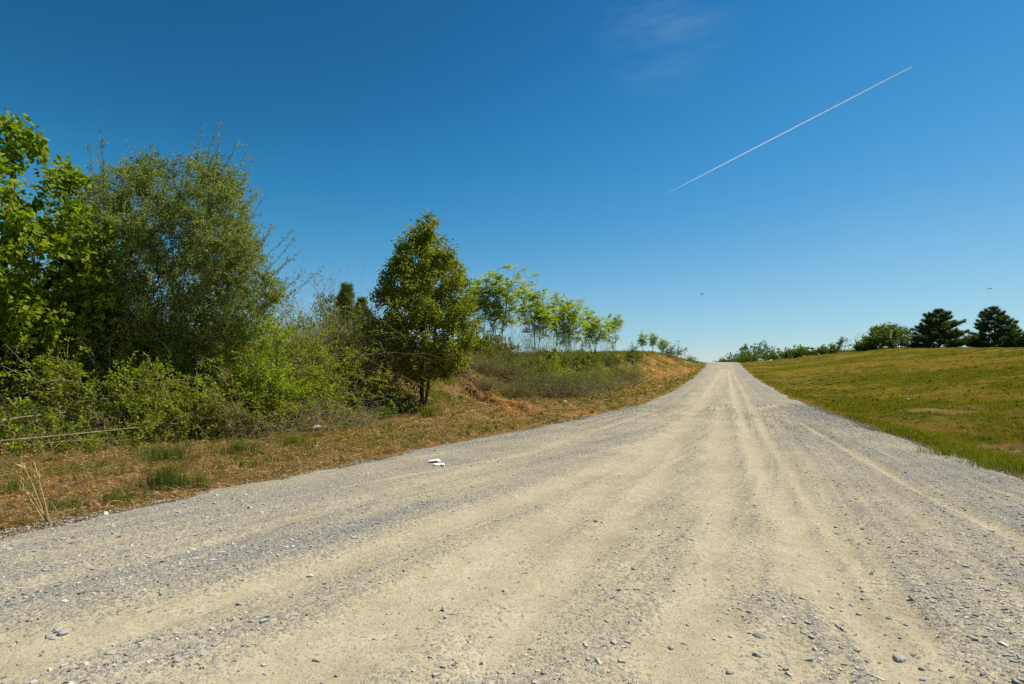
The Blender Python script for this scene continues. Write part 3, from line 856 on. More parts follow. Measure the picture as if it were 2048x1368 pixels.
# ------------------------------------------------------------------ slender saplings with pinnate leaves
def sapling(name, label, loc, h, crown_from, w, n_stem, n_frond, group, seedlean=.1):
    root = thing(name, label, 'sapling', loc, group)
    trunks = []; tg = []
    for k in range(n_stem):
        a = rng.uniform(0, 6.28); hh = h * rng.uniform(.75, 1.) if k else h
        top = np.array([math.cos(a) * w * .35, math.sin(a) * w * .35, hh]) * (1 if n_stem > 1 else np.array([.2, .2, 1]))
        trunks.append(bent((0, 0, -.2), top - np.array([0, 0, .3]), 10, .05))
        tg.append(crown_targets(n_frond // n_stem // 3, [h * crown_from, h * (crown_from + .18), hh * .8, hh * .97], [w * .28, w * .48, w * .5, w * .22], top[0] * .7, top[1] * .7, .5, 1, .30, 20 + k * 7 + int(loc[1])))
    for tr_ in trunks:
        m_ = max(6, n_frond // n_stem // 7); f_ = rng.uniform(.38, .9, m_); ii = (f_ * (len(tr_) - 1)).astype(int); a_ = rng.uniform(0, 6.28, m_); q_ = rng.uniform(.15, .55, m_) * w * .5
        tg.append(tr_[ii] + np.stack([np.cos(a_) * q_, np.sin(a_) * q_, .5 * q_], 1))
    T = np.concatenate(tg)
    A, par, tips, nt = grow(trunks, T, arch=.1)
    V, Fs = wood(A, par, .007, .42, .05)
    obj('trunk', mesh('trunk', V, Fs, True), M['dark_bark'], root)
    # fronds
    P = []; D = []; Ls = []
    for t in tips:
        for q in range(6):
            o = unit((A[t] - A[par[t]]) * 2 + rng.normal(0, .5, 3) + np.array([0, 0, .25]))
            P.append(A[t]); D.append(o); Ls.append(rng.uniform(.4, .75))
    P = np.array(P); D = unit(np.array(D)); Ls = np.array(Ls)
    parts = []
    m = 8
    for j in range(m):
        f = (j + 1) / m
        pos = P + D * (Ls * f)[:, None] + np.array([0, 0, -1]) * (Ls * f * f * .45)[:, None]
        S = unit(np.cross(D, np.array([0, 0, 1.])[None] + rng.normal(0, .1, D.shape)))
        for sgn in (-1, 1):
            dd = S * sgn + D * .5 + np.array([0, 0, -.25]) + rng.normal(0, .15, D.shape)
            n = len(P)
            s = .18 * (1 - .35 * abs(f - .5)) * rng.uniform(.8, 1.2, n)
            parts.append(leaves(pos, dd, unit(np.array([0, 0, 1.])[None] + rng.normal(0, .3, D.shape)), s, s * .4, 'oval'))
    V, Fs = join(parts)
    obj('crown', mesh('crown', V, Fs), M['sumac'], root)
    return root
GS = 'slender saplings along the bank top'
def top_h(px, py, d):
    p = at(px, d); return p, (CAM + ray(px, py) * d)[2] - p[2]
SAP = [(1000, 528, 35, 'tallest bright green sapling right next to the cone-shaped tree', .36, 2.7, 4, 230), (1072, 545, 39, 'second tall bright green sapling with a spire-like top', .28, 2.3, 3, 220),
       (1140, 588, 45, 'bright green sapling in the middle of the row', .3, 2.3, 4, 200), (1186, 606, 52, 'bushy bright sapling with several thin bare stems below', .32, 2.6, 5, 220),
       (1228, 622, 62, 'thin open sapling at the right end of the row', .22, 1.7, 1, 90), (962, 560, 36, 'bright sapling half hidden by the cone-shaped tree', .45, 2.0, 2, 100),
       (1108, 578, 46, 'sapling tucked behind the second tall one', .4, 2.0, 2, 90)]
saps = []
for px, py, d, lab, cf, w, ns, nf in SAP:
    p, h = top_h(px, py, d)
    saps.append(sapling('slender_sapling', lab, p, h, cf, w, ns, nf, GS))
for px, py, d, lab, src in [(1286, 660, 98, 'small far sapling at the left of the little clump on the crest', 1), (1305, 664, 101, 'small far sapling in the middle of the clump on the crest', 0),
                            (1325, 672, 104, 'small far sapling at the right of the clump on the crest', 3)]:
    p, h = top_h(px, py, d); p0, h0 = top_h(SAP[src][0], SAP[src][1], SAP[src][2])
    dup(saps[src], p, lab, 2., h / h0, 'small saplings on the crest left of the road')
p, h = top_h(1342, 690, 106)
fb = bush('bank_bush', 'small round bush on the crest at the end of the far saplings', 'bush', p, 3.0, h, 60, 2500, .16, .11, 'far', 'bushes along the left bank', .3)
dup(fb, at(1380, 128), 'tiny dark bush on the skyline just left of the road crest', 1., .55)
p, h = top_h(1166, 640, 44)

for px, d, lab in [(1030, 33, 'thicket of thin bare stems under the tallest sapling'), (1100, 38, 'thicket of thin bare stems under the second sapling'), (1175, 46, 'thicket of thin bare stems under the bushy saplings')]:
    dry_brush(px, d, 4.2, 1.9, 80, lab, 1.4, .3, .0)
for px, d, lab in [(1080, 26.5, 'tall pale weeds along the foot of the bank near the cone-shaped tree'), (1150, 31, 'tall pale weeds along the foot of the bank below the bare stems'), (1225, 40, 'tall pale weeds at the far end of the weedy strip')]:
    dry_brush(px, d, 4.0, .9, 170, lab, 1.3, .5, .3)
# small conifer-like bush on the bank slope
def dense_cone(name, label, cat, loc, h, w, n, mat):
    T = crown_targets(n, [0.05 * h, .3 * h, .6 * h, .85 * h, h], [w * .4, w * .5, w * .36, w * .18, .02], hollow=.4, clump=.3, seed=33)
    return tree(name, label, cat, loc, [bent((0, 0, -.1), (0, 0, h * .9), 8, .02)], T, dict(per=26, spread=.16, ln=.12, wd=.06, shape='oval', droop=.1, up=.5), mat, 'dark_bark', .006, .45, .05)
p, h = top_h(1266, 680, 60)
dense_cone('evergreen_shrub', 'small upright dark shrub alone on the slope above the orange soil', 'shrub', gp(1266, 729), 2.7, 2.1, 90, 'far')

# ------------------------------------------------------------------ conifers
def conifer(name, label, loc, h, w, tuft, nl, width, group=None, levels=15, bare=.04, needle='needle'):
    root = thing(name, label, 'pine', loc, group)
    tr = bent((0, 0, -.3), (0, 0, h * .97), 12, .02)
    segs_a = [tr[:-1]]; segs_b = [tr[1:]]; r0 = [np.linspace(h * .02, .03, 12)[:-1]]; r1 = [np.linspace(h * .02, .03, 12)[1:]]
    P = []; D = []
    for k in range(levels):
        f = (k + rng.uniform(-.3, .3)) / levels; f = float(np.clip(f, 0, .99)); z = h * (bare + (1 - bare) * f)
        L = w * .5 * (1 - f ** 1.12) ** .82 * rng.uniform(.85, 1.15) + .15
        nb = int(9 - 3 * f)
        for q in range(nb):
            a = rng.uniform(0, 6.28); Lb = L * rng.uniform(.65, 1.12); ns = 6
            t = np.linspace(0, 1, ns)[:, None]
            B = np.array([0, 0, z])[None] + t * np.array([math.cos(a) * Lb, math.sin(a) * Lb, 0]) + np.array([0, 0, 1.]) * ((-.12 + .35 * f) * Lb * t + .25 * Lb * t ** 2.5)
            segs_a.append(B[:-1]); segs_b.append(B[1:]); rr = np.linspace(.05 * (1.2 - f), .012, ns); r0.append(rr[:-1]); r1.append(rr[1:])
            nt_ = max(5, int(Lb / (tuft * .2)))
            ff = rng.uniform(.25, 1, nt_) ** .7
            for g in ff:
                i = min(int(g * (ns - 1)), ns - 2); u = g * (ns - 1) - i
                pp = B[i] * (1 - u) + B[i + 1] * u
                sd = (1.15 - g) * Lb * .38
                pp = pp + np.array([-math.sin(a), math.cos(a), 0]) * rng.uniform(-sd, sd) + np.array([0, 0, rng.uniform(-.15, .3) * tuft])
                P.append(pp); D.append(unit(np.array([math.cos(a), math.sin(a), .55]) + rng.normal(0, .3, 3)))
    for q in range(6): P.append(np.array([0, 0, h * (.94 + .01 * q)])); D.append(np.array([0, 0, 1.]))
    V, Fc = tubes(np.concatenate(segs_a), np.concatenate(segs_b), np.concatenate(r0), np.concatenate(r1), 5)
    obj('trunk', mesh('trunk', V, [Fc], True), M['dark_bark'], root)
    P = np.repeat(np.array(P), nl, 0); D = np.repeat(np.array(D), nl, 0); n = len(P)
    dd = unit(D * 1.0 + rng.normal(0, .6, (n, 3)))
    base = P - D * tuft * .25 + rng.normal(0, tuft * .14, (n, 3))
    s = tuft * rng.uniform(.6, 1.1, n)
    V, Fc = leaves(base, dd, rv(n), s, np.full(n, width), 'tri')
    obj('crown', mesh('crown', V, [Fc]), M[needle], root)
    return root
GE = 'evergreens on the right skyline'
def top_from(px, py, d):
    p = at(px, d); return p, (CAM + ray(px, py) * d)[2] - p[2]
p, h = top_from(1880, 621, 104)
e1 = conifer('evergreen_tree', 'broad dark evergreen with one clear top beside the round leafy tree', p, h + .2, 10.0, .55, 15, .10, GE)
p, h = top_from(1990, 616, 104)
e2 = conifer('evergreen_tree', 'broad dark evergreen with a rugged flat top, second from the round leafy tree', p, h + .2, 9.7, .55, 15, .10, GE)
p, h = top_from(2060, 648, 100)
dup(e1, p, 'evergreen cut off by the right edge of the picture', 2.4, h / 9.0)
p, h = top_from(692, 566, 36)
e3 = conifer('small_pine', 'small bushy pine behind the brown brush', p, h, 2.9, .34, 18, .03, 'small pines behind the left bank', 18, .02, 'young_needle')
p, h = top_from(722, 592, 37)
dup(e3, p, 'shorter pine peeking out just left of the cone-shaped tree', 1., .86)

# pale tree beside the pine
p, h = top_from(655, 568, 38)
T = crown_targets(120, [h * .3, h * .55, h * .8, h], [1.1, 1.3, .9, .1], clump=.36, seed=51)
tree('pale_tree', 'pale green leafy tree behind the brush left of the small pine', 'tree', p, [bent((0, 0, -.2), (0, 0, h * .9), 9, .03)], T,
     dict(per=22, spread=.22, ln=.11, wd=.08, shape='oval', droop=.3, up=.5), 'farlight', 'bark', .006, .45, .08)

# ------------------------------------------------------------------ far trees on the right and at the crest
def far_tree(name, label, px, top, d, w, n, per, size, mat, zfr, group, cf=.15, seed=60, sp=.35, base=0.):
    p = at(px, d); h = (CAM + ray(px, top) * d)[2] - p[2]
    T = crown_targets(n, [h * cf, h * (cf + .2), h * .6, h * .85, h], [w * .36, w * .5, w * .48, w * .28, .1], hollow=.45, clump=.42, seed=seed)
    return tree(name, label, 'tree', p, [bent((0, 0, -.3), (0, 0, h * .7), 8, .05), bent((0, 0, -.3), (w * .2, .2, h * .6), 8, .05)], T,
                dict(per=per, spread=sp, ln=size, wd=size * .7, shape='oval', droop=.1, up=.5), mat, 'dark_bark', .012, .45, .16, group)
GF = 'trees on the right skyline'
far_tree('round_tree', 'round leafy dark green tree left of the two evergreens', 1778, 645, 108, 8.8, 380, 30, .26, 'far', 0, GF, .04, 61, .42)
t2 = far_tree('pale_tree', 'small pale sparse tree alone on the mound skyline', 1684, 675, 112, 4.2, 60, 20, .20, 'farlight', 0, GF, .05, 62, .3)
t3 = far_tree('crest_tree', 'left tree of the pale green pair at the road crest', 1500, 683, 165, 6.2, 80, 22, .34, 'farlight', 0, 'trees at the road crest', .35, 63, .5)
t4 = far_tree('crest_tree', 'right, narrower tree of the pale green pair at the road crest', 1530, 680, 165, 5.6, 80, 22, .34, 'farlight', 0, 'trees at the road crest', .25, 64, .5)
def far_bush(label, px, top, d, w, mat='far', src=[None]):
    p = at(px, d); h = (CAM + ray(px, top) * d)[2] - p[2]
    return bush('skyline_bush', label, 'bush', p, w, max(h, .5), 60, 2600, .30, .22, mat, 'bushes on the right skyline', .1, rng.uniform(0, 6), 6, 'dark_bark')
far_bush('dark round bush at the crest under the pale pair of trees', 1494, 705, 150, 5.0)
far_bush('lighter bush at the crest left of the dark round bush', 1474, 708, 155, 4.2, 'farlight')
far_bush('lowest bush nearest the road at the crest', 1450, 717, 158, 4.5, 'farlight')
far_bush('dark bush to the right of the pale pair on the mound', 1560, 700, 140, 6.0)
far_bush('small pale bush between the dark mound bushes', 1586, 697, 135, 3.0, 'farlight')
far_bush('dark low bush on the skyline, right of the small pale bush', 1614, 694, 125, 5.2)
far_bush('dark low bush beside the small sparse tree', 1650, 693, 120, 5.0)
far_bush('dark ragged bush touching the round leafy tree', 1730, 684, 110, 3.0)
far_bush('low dark bush in the gap under the evergreens', 1832, 690, 108, 4.0)

# bare twigs of the little dead sapling by the round tree
root = thing('bare_sapling', 'leafless grey sapling left of the round leafy tree', 'sapling', at(1718, 110))
P = shoots((0, 0, 0), 10, 3.0, 1.5, .4, -.1, 6, .08, .3); Q = sub_shoots(P, 6, .9, 0, 4, .4)
V, Fs = join([cane_wood(P, .04, .012), cane_wood(Q, .012, .006)])
obj('trunk', mesh('trunk', V, Fs), M['bark'], root)

# ------------------------------------------------------------------ undergrowth, grass, litter
def scatter(n, dmin, dmax, c0, c1):
    d = np.exp(rng.uniform(math.log(dmin), math.log(dmax), n)); c = rng.uniform(c0, c1, n)
    P = CAM[None] + (fh[None] + CR[None] * c[:, None]) * d[:, None]
    return P[:, 0], P[:, 1], d

def blades(P, h, w, lean=.35):
    n = len(P); a = rng.uniform(0, 6.28, n); S = np.stack([np.cos(a), np.sin(a), np.zeros(n)], 1)
    b = rng.uniform(0, 6.28, n); le = (rng.uniform(.1, 1, n) * lean)[:, None]
    o = np.stack([np.cos(b), np.sin(b), np.zeros(n)], 1) * le
    up = np.array([0, 0, 1.])
    m = P + (up + o * .5) * (h * .55)[:, None]; t = P + (up * .9 + o * 1.6) * h[:, None]
    V = np.stack([P - S * w[:, None] * .5, P + S * w[:, None] * .5, m - S * w[:, None] * .38, m + S * w[:, None] * .38, t], 1)
    i = (np.arange(n) * 5)[:, None]
    return V.reshape(-1, 3), [np.concatenate([i, i + 1, i + 3, i + 2], 1), np.concatenate([i + 2, i + 3, i + 4], 1)]

def lerp(a, b, t): return np.asarray(a)[None] * (1 - t[:, None]) + np.asarray(b)[None] * t[:, None]

def grass():
    # meadow on the right
    x, y, d = scatter(330000, 7, 130, -.05, 1.02)
    R = Rf(y); k = x > R + .05 + rng.exponential(.15, len(x)) - .1
    x, y, d = x[k], y[k], d[k]
    G, O, S = masks(x, y)
    e = np.exp(-((x - Rf(y) - .7) / .5) ** 2)
    keep = rng.uniform(size=len(x)) < np.clip(.25 + .75 * np.maximum(G, S * .8) - .5 * O, .05, 1)
    x, y, d, G, S, e = x[keep], y[keep], d[keep], G[keep], S[keep], e[keep]
    n = len(x); q = rng.uniform(size=n)
    isg = q < np.clip((G - .12) * 1.5, .04, .97)
    t = rng.uniform(size=n)
    colr = np.where(isg[:, None], lerp((.115, .125, .006), (.30, .28, .018), t), lerp((.23, .165, .028), (.47, .35, .085), t))
    hh = (.04 + .07 * rng.uniform(size=n) ** 1.5) * (1 + 1.0 * e * G) * (1 + .6 * vn(x * .6, y * .6, 5))
    hh *= np.where(isg, 1., .85)
    w = np.maximum(.004, .00062 * d) * rng.uniform(.7, 1.4, n)
    P1 = np.stack([x, y, H(x, y) - .01], 1)
    b1 = blades(P1, hh, w, .8)
    c1 = np.repeat(colr, 5, 0)
    # verge and bank on the left
    x, y, d = scatter(200000, 5, 150, -1.02, .45)
    L = Lf(y); k = x < L - .1 - rng.exponential(.25, len(x))
    x, y, d = x[k], y[k], d[k]
    G, O, S = masks(x, y)
    keep = rng.uniform(size=len(x)) < np.clip(1.3 * G - .15 + .15 * S, .01, 1)
    x, y, d, G = x[keep], y[keep], d[keep], G[keep]
    n = len(x); q = rng.uniform(size=n); isg = q < np.clip(.25 + G, .1, .9); t = rng.uniform(size=n)
    colr = np.where(isg[:, None], lerp((.08, .11, .014), (.20, .235, .035), t), lerp((.27, .18, .065), (.50, .37, .17), t))
    hh = (.06 + .12 * rng.uniform(size=n) ** 1.6) * (.7 + .9 * vn(x * 1.1, y * 1.1, 15)) * (1 + 1.3 * ss(-.5, 1.5, tb(T_T, y) - x))
    w = np.maximum(.0045, .00062 * d) * rng.uniform(.7, 1.4, n)
    b2 = blades(np.stack([x, y, H(x, y) - .01], 1), hh, w, .9)
    c2 = np.repeat(colr, 5, 0)
    bs = [b1, b2]; cs = [c1, c2]
    for nt_, rgt in ((3200, True), (2600, False)):
        x, y, d = scatter(nt_, 6 if rgt else 4.8, 70, *((-.05, 1.02) if rgt else (-1.02, .4)))
        L = Lf(y); R = Rf(y)
        k = (x > R + .25) if rgt else ((x < L - .25) & (x > tb(T_T, y) - 2.5))
        x, y, d = x[k], y[k], d[k]
        G, O, S = masks(x, y); n = len(x)
        per = 34; rad = rng.uniform(.03, .13, n) * np.maximum(1, d / 25)
        a = rng.uniform(0, 6.28, (n, per)); rr = rad[:, None] * rng.uniform(0, 1, (n, per)) ** .5
        X = (x[:, None] + np.cos(a) * rr).ravel(); Y = (y[:, None] + np.sin(a) * rr).ravel()
        hh = np.repeat(rng.uniform(.08, .24, n) * (.8 if rgt else 1.), per) * rng.uniform(.4, 1.1, n * per)
        ww = np.maximum(.0045, .00062 * np.repeat(d, per)) * rng.uniform(.7, 1.3, n * per)
        bs.append(blades(np.stack([X, Y, H(X, Y) - .01], 1), hh, ww, .8))
        isg = np.repeat(rng.uniform(size=n) < np.clip(G * 1.2 + .1, .2, .9), per); t = rng.uniform(size=n * per) * .6 + np.repeat(rng.uniform(size=n), per) * .4
        cs.append(np.repeat(np.where(isg[:, None], lerp((.08, .11, .012), (.23, .26, .03), t), lerp((.22, .155, .05), (.50, .37, .16), t)), 5, 0))
    V, Fs = join(bs)
    c = np.concatenate(cs); c = np.concatenate([c, np.ones((len(c), 1))], 1)
    tag(obj('grass', mesh('grass', V, Fs, False, {'tint': ('FLOAT_COLOR', c)}), M['grass']), kind='stuff')
    print('blades', len(V) // 5)
grass()

def litter():
    x, y, d = scatter(240000, 4.5, 110, -1.02, .45)
    L = Lf(y); T = tb(T_T, y)
    k = (x < L + .05 - rng.exponential(.2, len(x)) + .15) & (x > T - 7)
    x, y, d = x[k], y[k], d[k]
    n = len(x)
    a = rng.uniform(0, 6.28, n)
    D = np.stack([np.cos(a), np.sin(a), rng.normal(0, .18, n)], 1)
    ln = np.exp(rng.normal(math.log(.055), .6, n)) * np.maximum(1, d / 11); w = np.maximum(.006, .0009 * d) * rng.uniform(.6, 2.2, n)
    straw_ = rng.uniform(size=n) < .06; ln = np.where(straw_, rng.uniform(.15, .55, n), ln); w = np.where(straw_, np.maximum(.004, .0006 * d), w)
    N = unit(np.array([0, 0, 1.])[None] + rng.normal(0, .35, (n, 3)))
    V, Fc = leaves(np.stack([x, y, H(x, y) + .012 + rng.exponential(.012, n)], 1), D, N, ln, w, 'oval')
    t = rng.uniform(size=n); q = rng.uniform(size=n)
    c = np.where((q < .45)[:, None], lerp((.08, .045, .02), (.26, .15, .065), t), np.where((q < .8)[:, None], lerp((.42, .29, .12), (.70, .53, .27), t), lerp((.46, .21, .06), (.66, .36, .12), t)))
    c = np.where(straw_[:, None], lerp((.42, .30, .12), (.72, .55, .27), t), c)
    c = np.repeat(c, 4, 0); c = np.concatenate([c, np.ones((len(c), 1))], 1)
    tag(obj('wood_litter', mesh('wood_litter', V, [Fc], False, {'tint': ('FLOAT_COLOR', c)}), M['grass']), kind='stuff')
litter()

def undergrowth():
    # low weeds and dead stems that fill the bank between the brambles
    x, y, d = scatter(16000, 9.0, 60, -1.02, .22)
    T = tb(T_T, y)
    k = (x < T + .5) & (x > T - 9) & (rng.uniform(size=len(x)) < .35 + .65 * fbm(x, y, 77, 2)) & ~((np.abs(y - 24) < 4) & (x > T - 3))
    x, y, d = x[k], y[k], d[k]; n = len(x)
    base = np.stack([x, y, H(x, y) - .03], 1)
    P = shoots((0, 0, 0), n, .75, .9, .8, .7, 5, .2, 0.) + base[:, None]
    Vs, Fs = cane_wood(P, .004, .0015)
    tag(obj('dry_weeds', mesh('dry_weeds', Vs, [Fs]), M['cane']), kind='stuff')
    Q = P[rng.uniform(size=n) < .6]
    V, Fc = shoot_leaves(Q, 14, .06, .042, 'oval', .2, 1., .6, .05)
    tag(obj('undergrowth', mesh('undergrowth', V, [Fc]), M['bramble']), kind='stuff')
undergrowth()

# ------------------------------------------------------------------ fallen sticks
def stick(px0, py0, px1, py1, r, label, lift0=.0, lift1=.0, forks=(), mat='stick', wob=.03, name='fallen_stick'):
    a = gp(px0, py0, lift0); b_ = gp(px1, py1, lift1)
    a[2] = float(H(a[0], a[1])) + lift0 + r; b_[2] = float(H(b_[0], b_[1])) + lift1 + r
    r = r * .42; wob = wob * 2.2; n = 12; c = (a + b_) / 2
    t = np.linspace(0, 1, n)[:, None]
    P = a * (1 - t) + b_ * t; w = np.cumsum(rng.normal(0, wob, (n, 3)), 0); w[:, 2] = 0
    P = P + (w - t * w[-1]) * .6
    P[:, 2] = np.maximum(P[:, 2], H(P[:, 0], P[:, 1]) + r * .7)
    parts = [poly_tube(P - c, np.linspace(r, r * .45, n), 7)]
    for f, dv, ln in forks:
        i = int(f * (n - 1)); s = P[i] - c; e = s + np.array(dv) * ln
        parts.append(poly_tube(bent(s, e, 5, .02), np.linspace(r * .5, r * .2, 5), 5))
    V, Fs = join(parts)
    return tag(obj(name, mesh(name, V, Fs, True), M[mat], loc=c), label, 'stick', 'dead branches on the left verge')
stick(-30, 850, 143, 826, .045, 'pale broken pole with a split end on the bramble edge', .45, .4)
stick(-20, 888, 470, 838, .030, 'long thin grey pole lying across the foot of the brambles', .38, .3)
stick(80, 890, 260, 874, .013, 'thin dead branch under the long grey pole', .25, .2, [(.5, (.2, .6, .3), .5)])
stick(185, 917, 410, 885, .013, 'thin crooked pale branch in the grass below the brambles', .04, .04, [(.3, (-.4, -.3, .1), .5)])
stick(-10, 902, 28, 912, .022, 'short pale branch cut off at the left edge of the picture', .06, .02)
stick(922, 828, 1010, 812, .035, 'grey branch lying right of the cone-shaped tree', .03, .04)
stick(1090, 820, 1218, 824, .045, 'longest straight branch lying at the road edge below the orange cut', .05, .02)
stick(1020, 874, 1110, 836, .024, 'forked pale stick pointing to the road edge', .01, .04, [(.3, (.7, .5, .1), 1.0)])
stick(1070, 858, 1150, 832, .014, 'thin curved stick beside the forked pale stick', .01, .04)
stick(1152, 778, 1168, 797, .035, 'short pale stick leaning on the grassy slope', .25, .02)
stick(1000, 726, 1045, 755, .030, 'leaning bare stem on the slope above the orange cut', .5, .1)
stick(740, 838, 770, 858, .022, 'short crooked stick lying in front of the cone-shaped tree', .06, .01)
stick(890, 876, 912, 858, .014, 'short twig on the litter in front of the branch pile', .01, .05)
stick(1195, 971, 1232, 967, .010, 'thin brown twig lying alone on the pale wheel track', .045, .045)
stick(1008, 887, 1040, 884, .012, 'small twig at the gravel edge below the forked stick', .03, .03)
stick(1062, 884, 1085, 886, .012, 'short flat wood splinter on the gravel edge', .03, .03)
stick(-20, 1133, 33, 1124, .016, 'reddish-brown twig on the gravel at the left edge', .05, .05, mat='cane')
stick(300, 990, 345, 985, .008, 'thin straw-coloured stick in the orange verge', .02, .02)
stick(112, 1044, 125, 1038, .010, 'pale splinter beside the dry stalks at the road edge', .01, .03)
# upright thin dead stems by the orange cut
stick(1057, 850, 1056, 815, .010, 'thin dead stem standing upright by the orange cut', .0, .0)

# ------------------------------------------------------------------ scraps
def scrap(px, py, outline, k, label, z=.008, th=.01, stretch=1.7):
    p = gp(px, py, .05); n = len(outline)
    zz = float(max(H(p[0], p[1]), road_z(p[0], p[1]) if Lf(p[1]) - .2 < p[0] < Rf(p[1]) else -9)) + z
    O = np.array(outline, float) * k; q = np.array([fh[:2], CR[:2]])
    xy = O[:, 1:2] * stretch * fh[None, :2] + O[:, 0:1] * CR[None, :2]
    up = rng.uniform(-.006, .012, n)
    V = np.concatenate([np.column_stack([xy, up]), np.column_stack([xy, up - th])])
    i = np.arange(n); j = (i + 1) % n
    side = np.stack([i, i + n, j + n, j], 1)
    up = rng.uniform(-.004, .03, n); V[:n, 2] = up; V[n:, 2] = up - th
    V = np.vstack([V, [*(xy.mean(0) + rng.normal(0, .02, 2)), .035], [*xy.mean(0), .035 - th]])
    top = np.stack([i, j, np.full(n, 2 * n)], 1); bot = np.stack([j + n, i + n, np.full(n, 2 * n + 1)], 1)
    return tag(obj('white_scrap', mesh('white_scrap', V, [side, np.vstack([top, bot])]), M['white'], loc=(p[0], p[1], zz)), label, 'scrap', 'white scraps')
scrap(870, 928, [(-.14, -.05), (-.16, .03), (-.09, .10), (.06, .11), (.13, .06), (.14, -.01), (.05, -.06)], .66, 'larger flat white scrap on the gravel beside the orange verge')
scrap(877, 936, [(-.14, .02), (-.05, -.07), (.04, -.06), (.09, -.02), (.15, -.10), (.16, -.06), (.11, .05), (.0, .04)], .66, 'smaller torn flat white scrap touching the larger one')
scrap(1130, 803, [(-.18, -.05), (-.1, .16), (.1, .2), (.2, .0), (.05, -.1)], .45, 'crumpled white litter on the slope above the long branch', .05, .05)
scrap(632, 858, [(-.05, -.05), (-.06, .1), (.03, .15), (.06, .0)], 1., 'small white litter in the weeds left of the cone-shaped tree', .1, .05)
scrap(1817, 799, [(-.1, -.05), (-.08, .1), (.1, .1), (.12, -.03)], .5, 'tiny white litter in the meadow', .06, .05)

# ------------------------------------------------------------------ tufts that stand out
def tuft(px, py, n, h, cols, label, lean=.5, w=.006, spread=.12, dry=False):
    p = gp(px, py)
    rr = rng.uniform(0, spread, n); a = rng.uniform(0, 6.28, n)
    P = np.stack([np.cos(a) * rr, np.sin(a) * rr, np.zeros(n) - .02], 1)
    V, Fs = blades(P, h * rng.uniform(.5, 1.1, n), np.full(n, w) * rng.uniform(.7, 1.3, n), lean)
    c = np.repeat(lerp(cols[0], cols[1], rng.uniform(size=n)), 5, 0); c = np.concatenate([c, np.ones((len(c), 1))], 1)
    return tag(obj('grass_tuft', mesh('grass_tuft', V, Fs, False, {'tint': ('FLOAT_COLOR', c)}), M['grass'], loc=p), label, 'grass tuft', 'grass tufts on the verges')
GC = ((.07, .10, .014), (.19, .22, .04)); YG = ((.12, .15, .012), (.27, .28, .04)); SC = ((.28, .19, .08), (.45, .33, .15))
tuft(335, 975, 520, .42, GC, 'tallest and widest green grass tuft by the road edge on the left verge', spread=.26)
tuft(235, 1000, 160, .22, GC, 'dark green grass tuft between the dry stalks and the tallest tuft', spread=.2)
tuft(120, 1020, 180, .2, GC, 'low green tuft behind the dry stalks', spread=.28)
tuft(395, 975, 160, .26, GC, 'lighter grass tuft right of the tallest dark tuft', spread=.18)
tuft(20, 985, 160, .25, YG, 'bright green tuft at the left edge of the picture', spread=.3)
tuft(330, 920, 420, .36, GC, 'grass tuft in the middle of the left verge', spread=.4)
tuft(470, 905, 420, .3, GC, 'broad low grass tuft on the verge in front of the dry brown weeds', spread=.5)
tuft(590, 890, 420, .32, YG, 'broad pale green tuft on the verge below the white litter', spread=.5)
tuft(700, 858, 380, .4, GC, 'grass tuft between the dry weeds and the shade of the cone-shaped tree', spread=.45)
tuft(860, 835, 240, .55, YG, 'tall grass tuft in the shade at the trunk of the cone-shaped tree', spread=.4, w=.01)
tuft(770, 838, 240, .5, GC, 'grass tuft left of the shaded trunk', spread=.4, w=.01)
tuft(1890, 915, 380, .3, YG, 'bright yellow-green tuft on the right road edge', spread=.45, w=.007)
tuft(1985, 940, 380, .3, YG, 'bright arching tuft at the lower right road edge', spread=.5, w=.007)
tuft(1780, 868, 300, .3, YG, 'green tuft beside the gravel right of the road', spread=.5, w=.009)

def stalks():
    p = gp(100, 1052)
    root = thing('dry_stalks', 'clump of tall pale dry stalks leaning left at the road edge', 'dry stalks', p)
    parts = []; heads = []
    d = float((p - CAM) @ fh); k = d / 1138
    for dx, top, b0 in [(-58, 128, -8), (-34, 118, 0), (-38, 108, -4), (-55, 75, -12), (-45, 60, 4), (-62, 98, -2)]:
        s = CR * b0 * k * .6; e = s + CR * dx * k + np.array([0, 0, top * k])
        m = (s + e) / 2 + CR * .02 + fh * rng.normal(0, .03)
        t = np.linspace(0, 1, 9)[:, None]; Pl = (1 - t) ** 2 * s + 2 * t * (1 - t) * m + t * t * e
        parts.append(poly_tube(Pl, np.linspace(.006, .003, 9), 5))
        for q in range(9):
            f = rng.integers(5, 9); heads.append((Pl[f], unit(CR * rng.normal(-.3, .5) + fh * rng.normal(0, .5) + np.array([0, 0, .9])), rng.uniform(.05, .12)))
    V, Fs = join(parts); obj('stems', mesh('stems', V, Fs, True), M['straw'], root)
    P = np.array([h[0] for h in heads]); D = np.array([h[1] for h in heads]); L = np.array([h[2] for h in heads])
    V, Fc = leaves(P, D, rv(len(P)), L, L * .16, 'oval'); obj('seed_heads', mesh('seed_heads', V, [Fc]), M['straw'], root)
stalks()

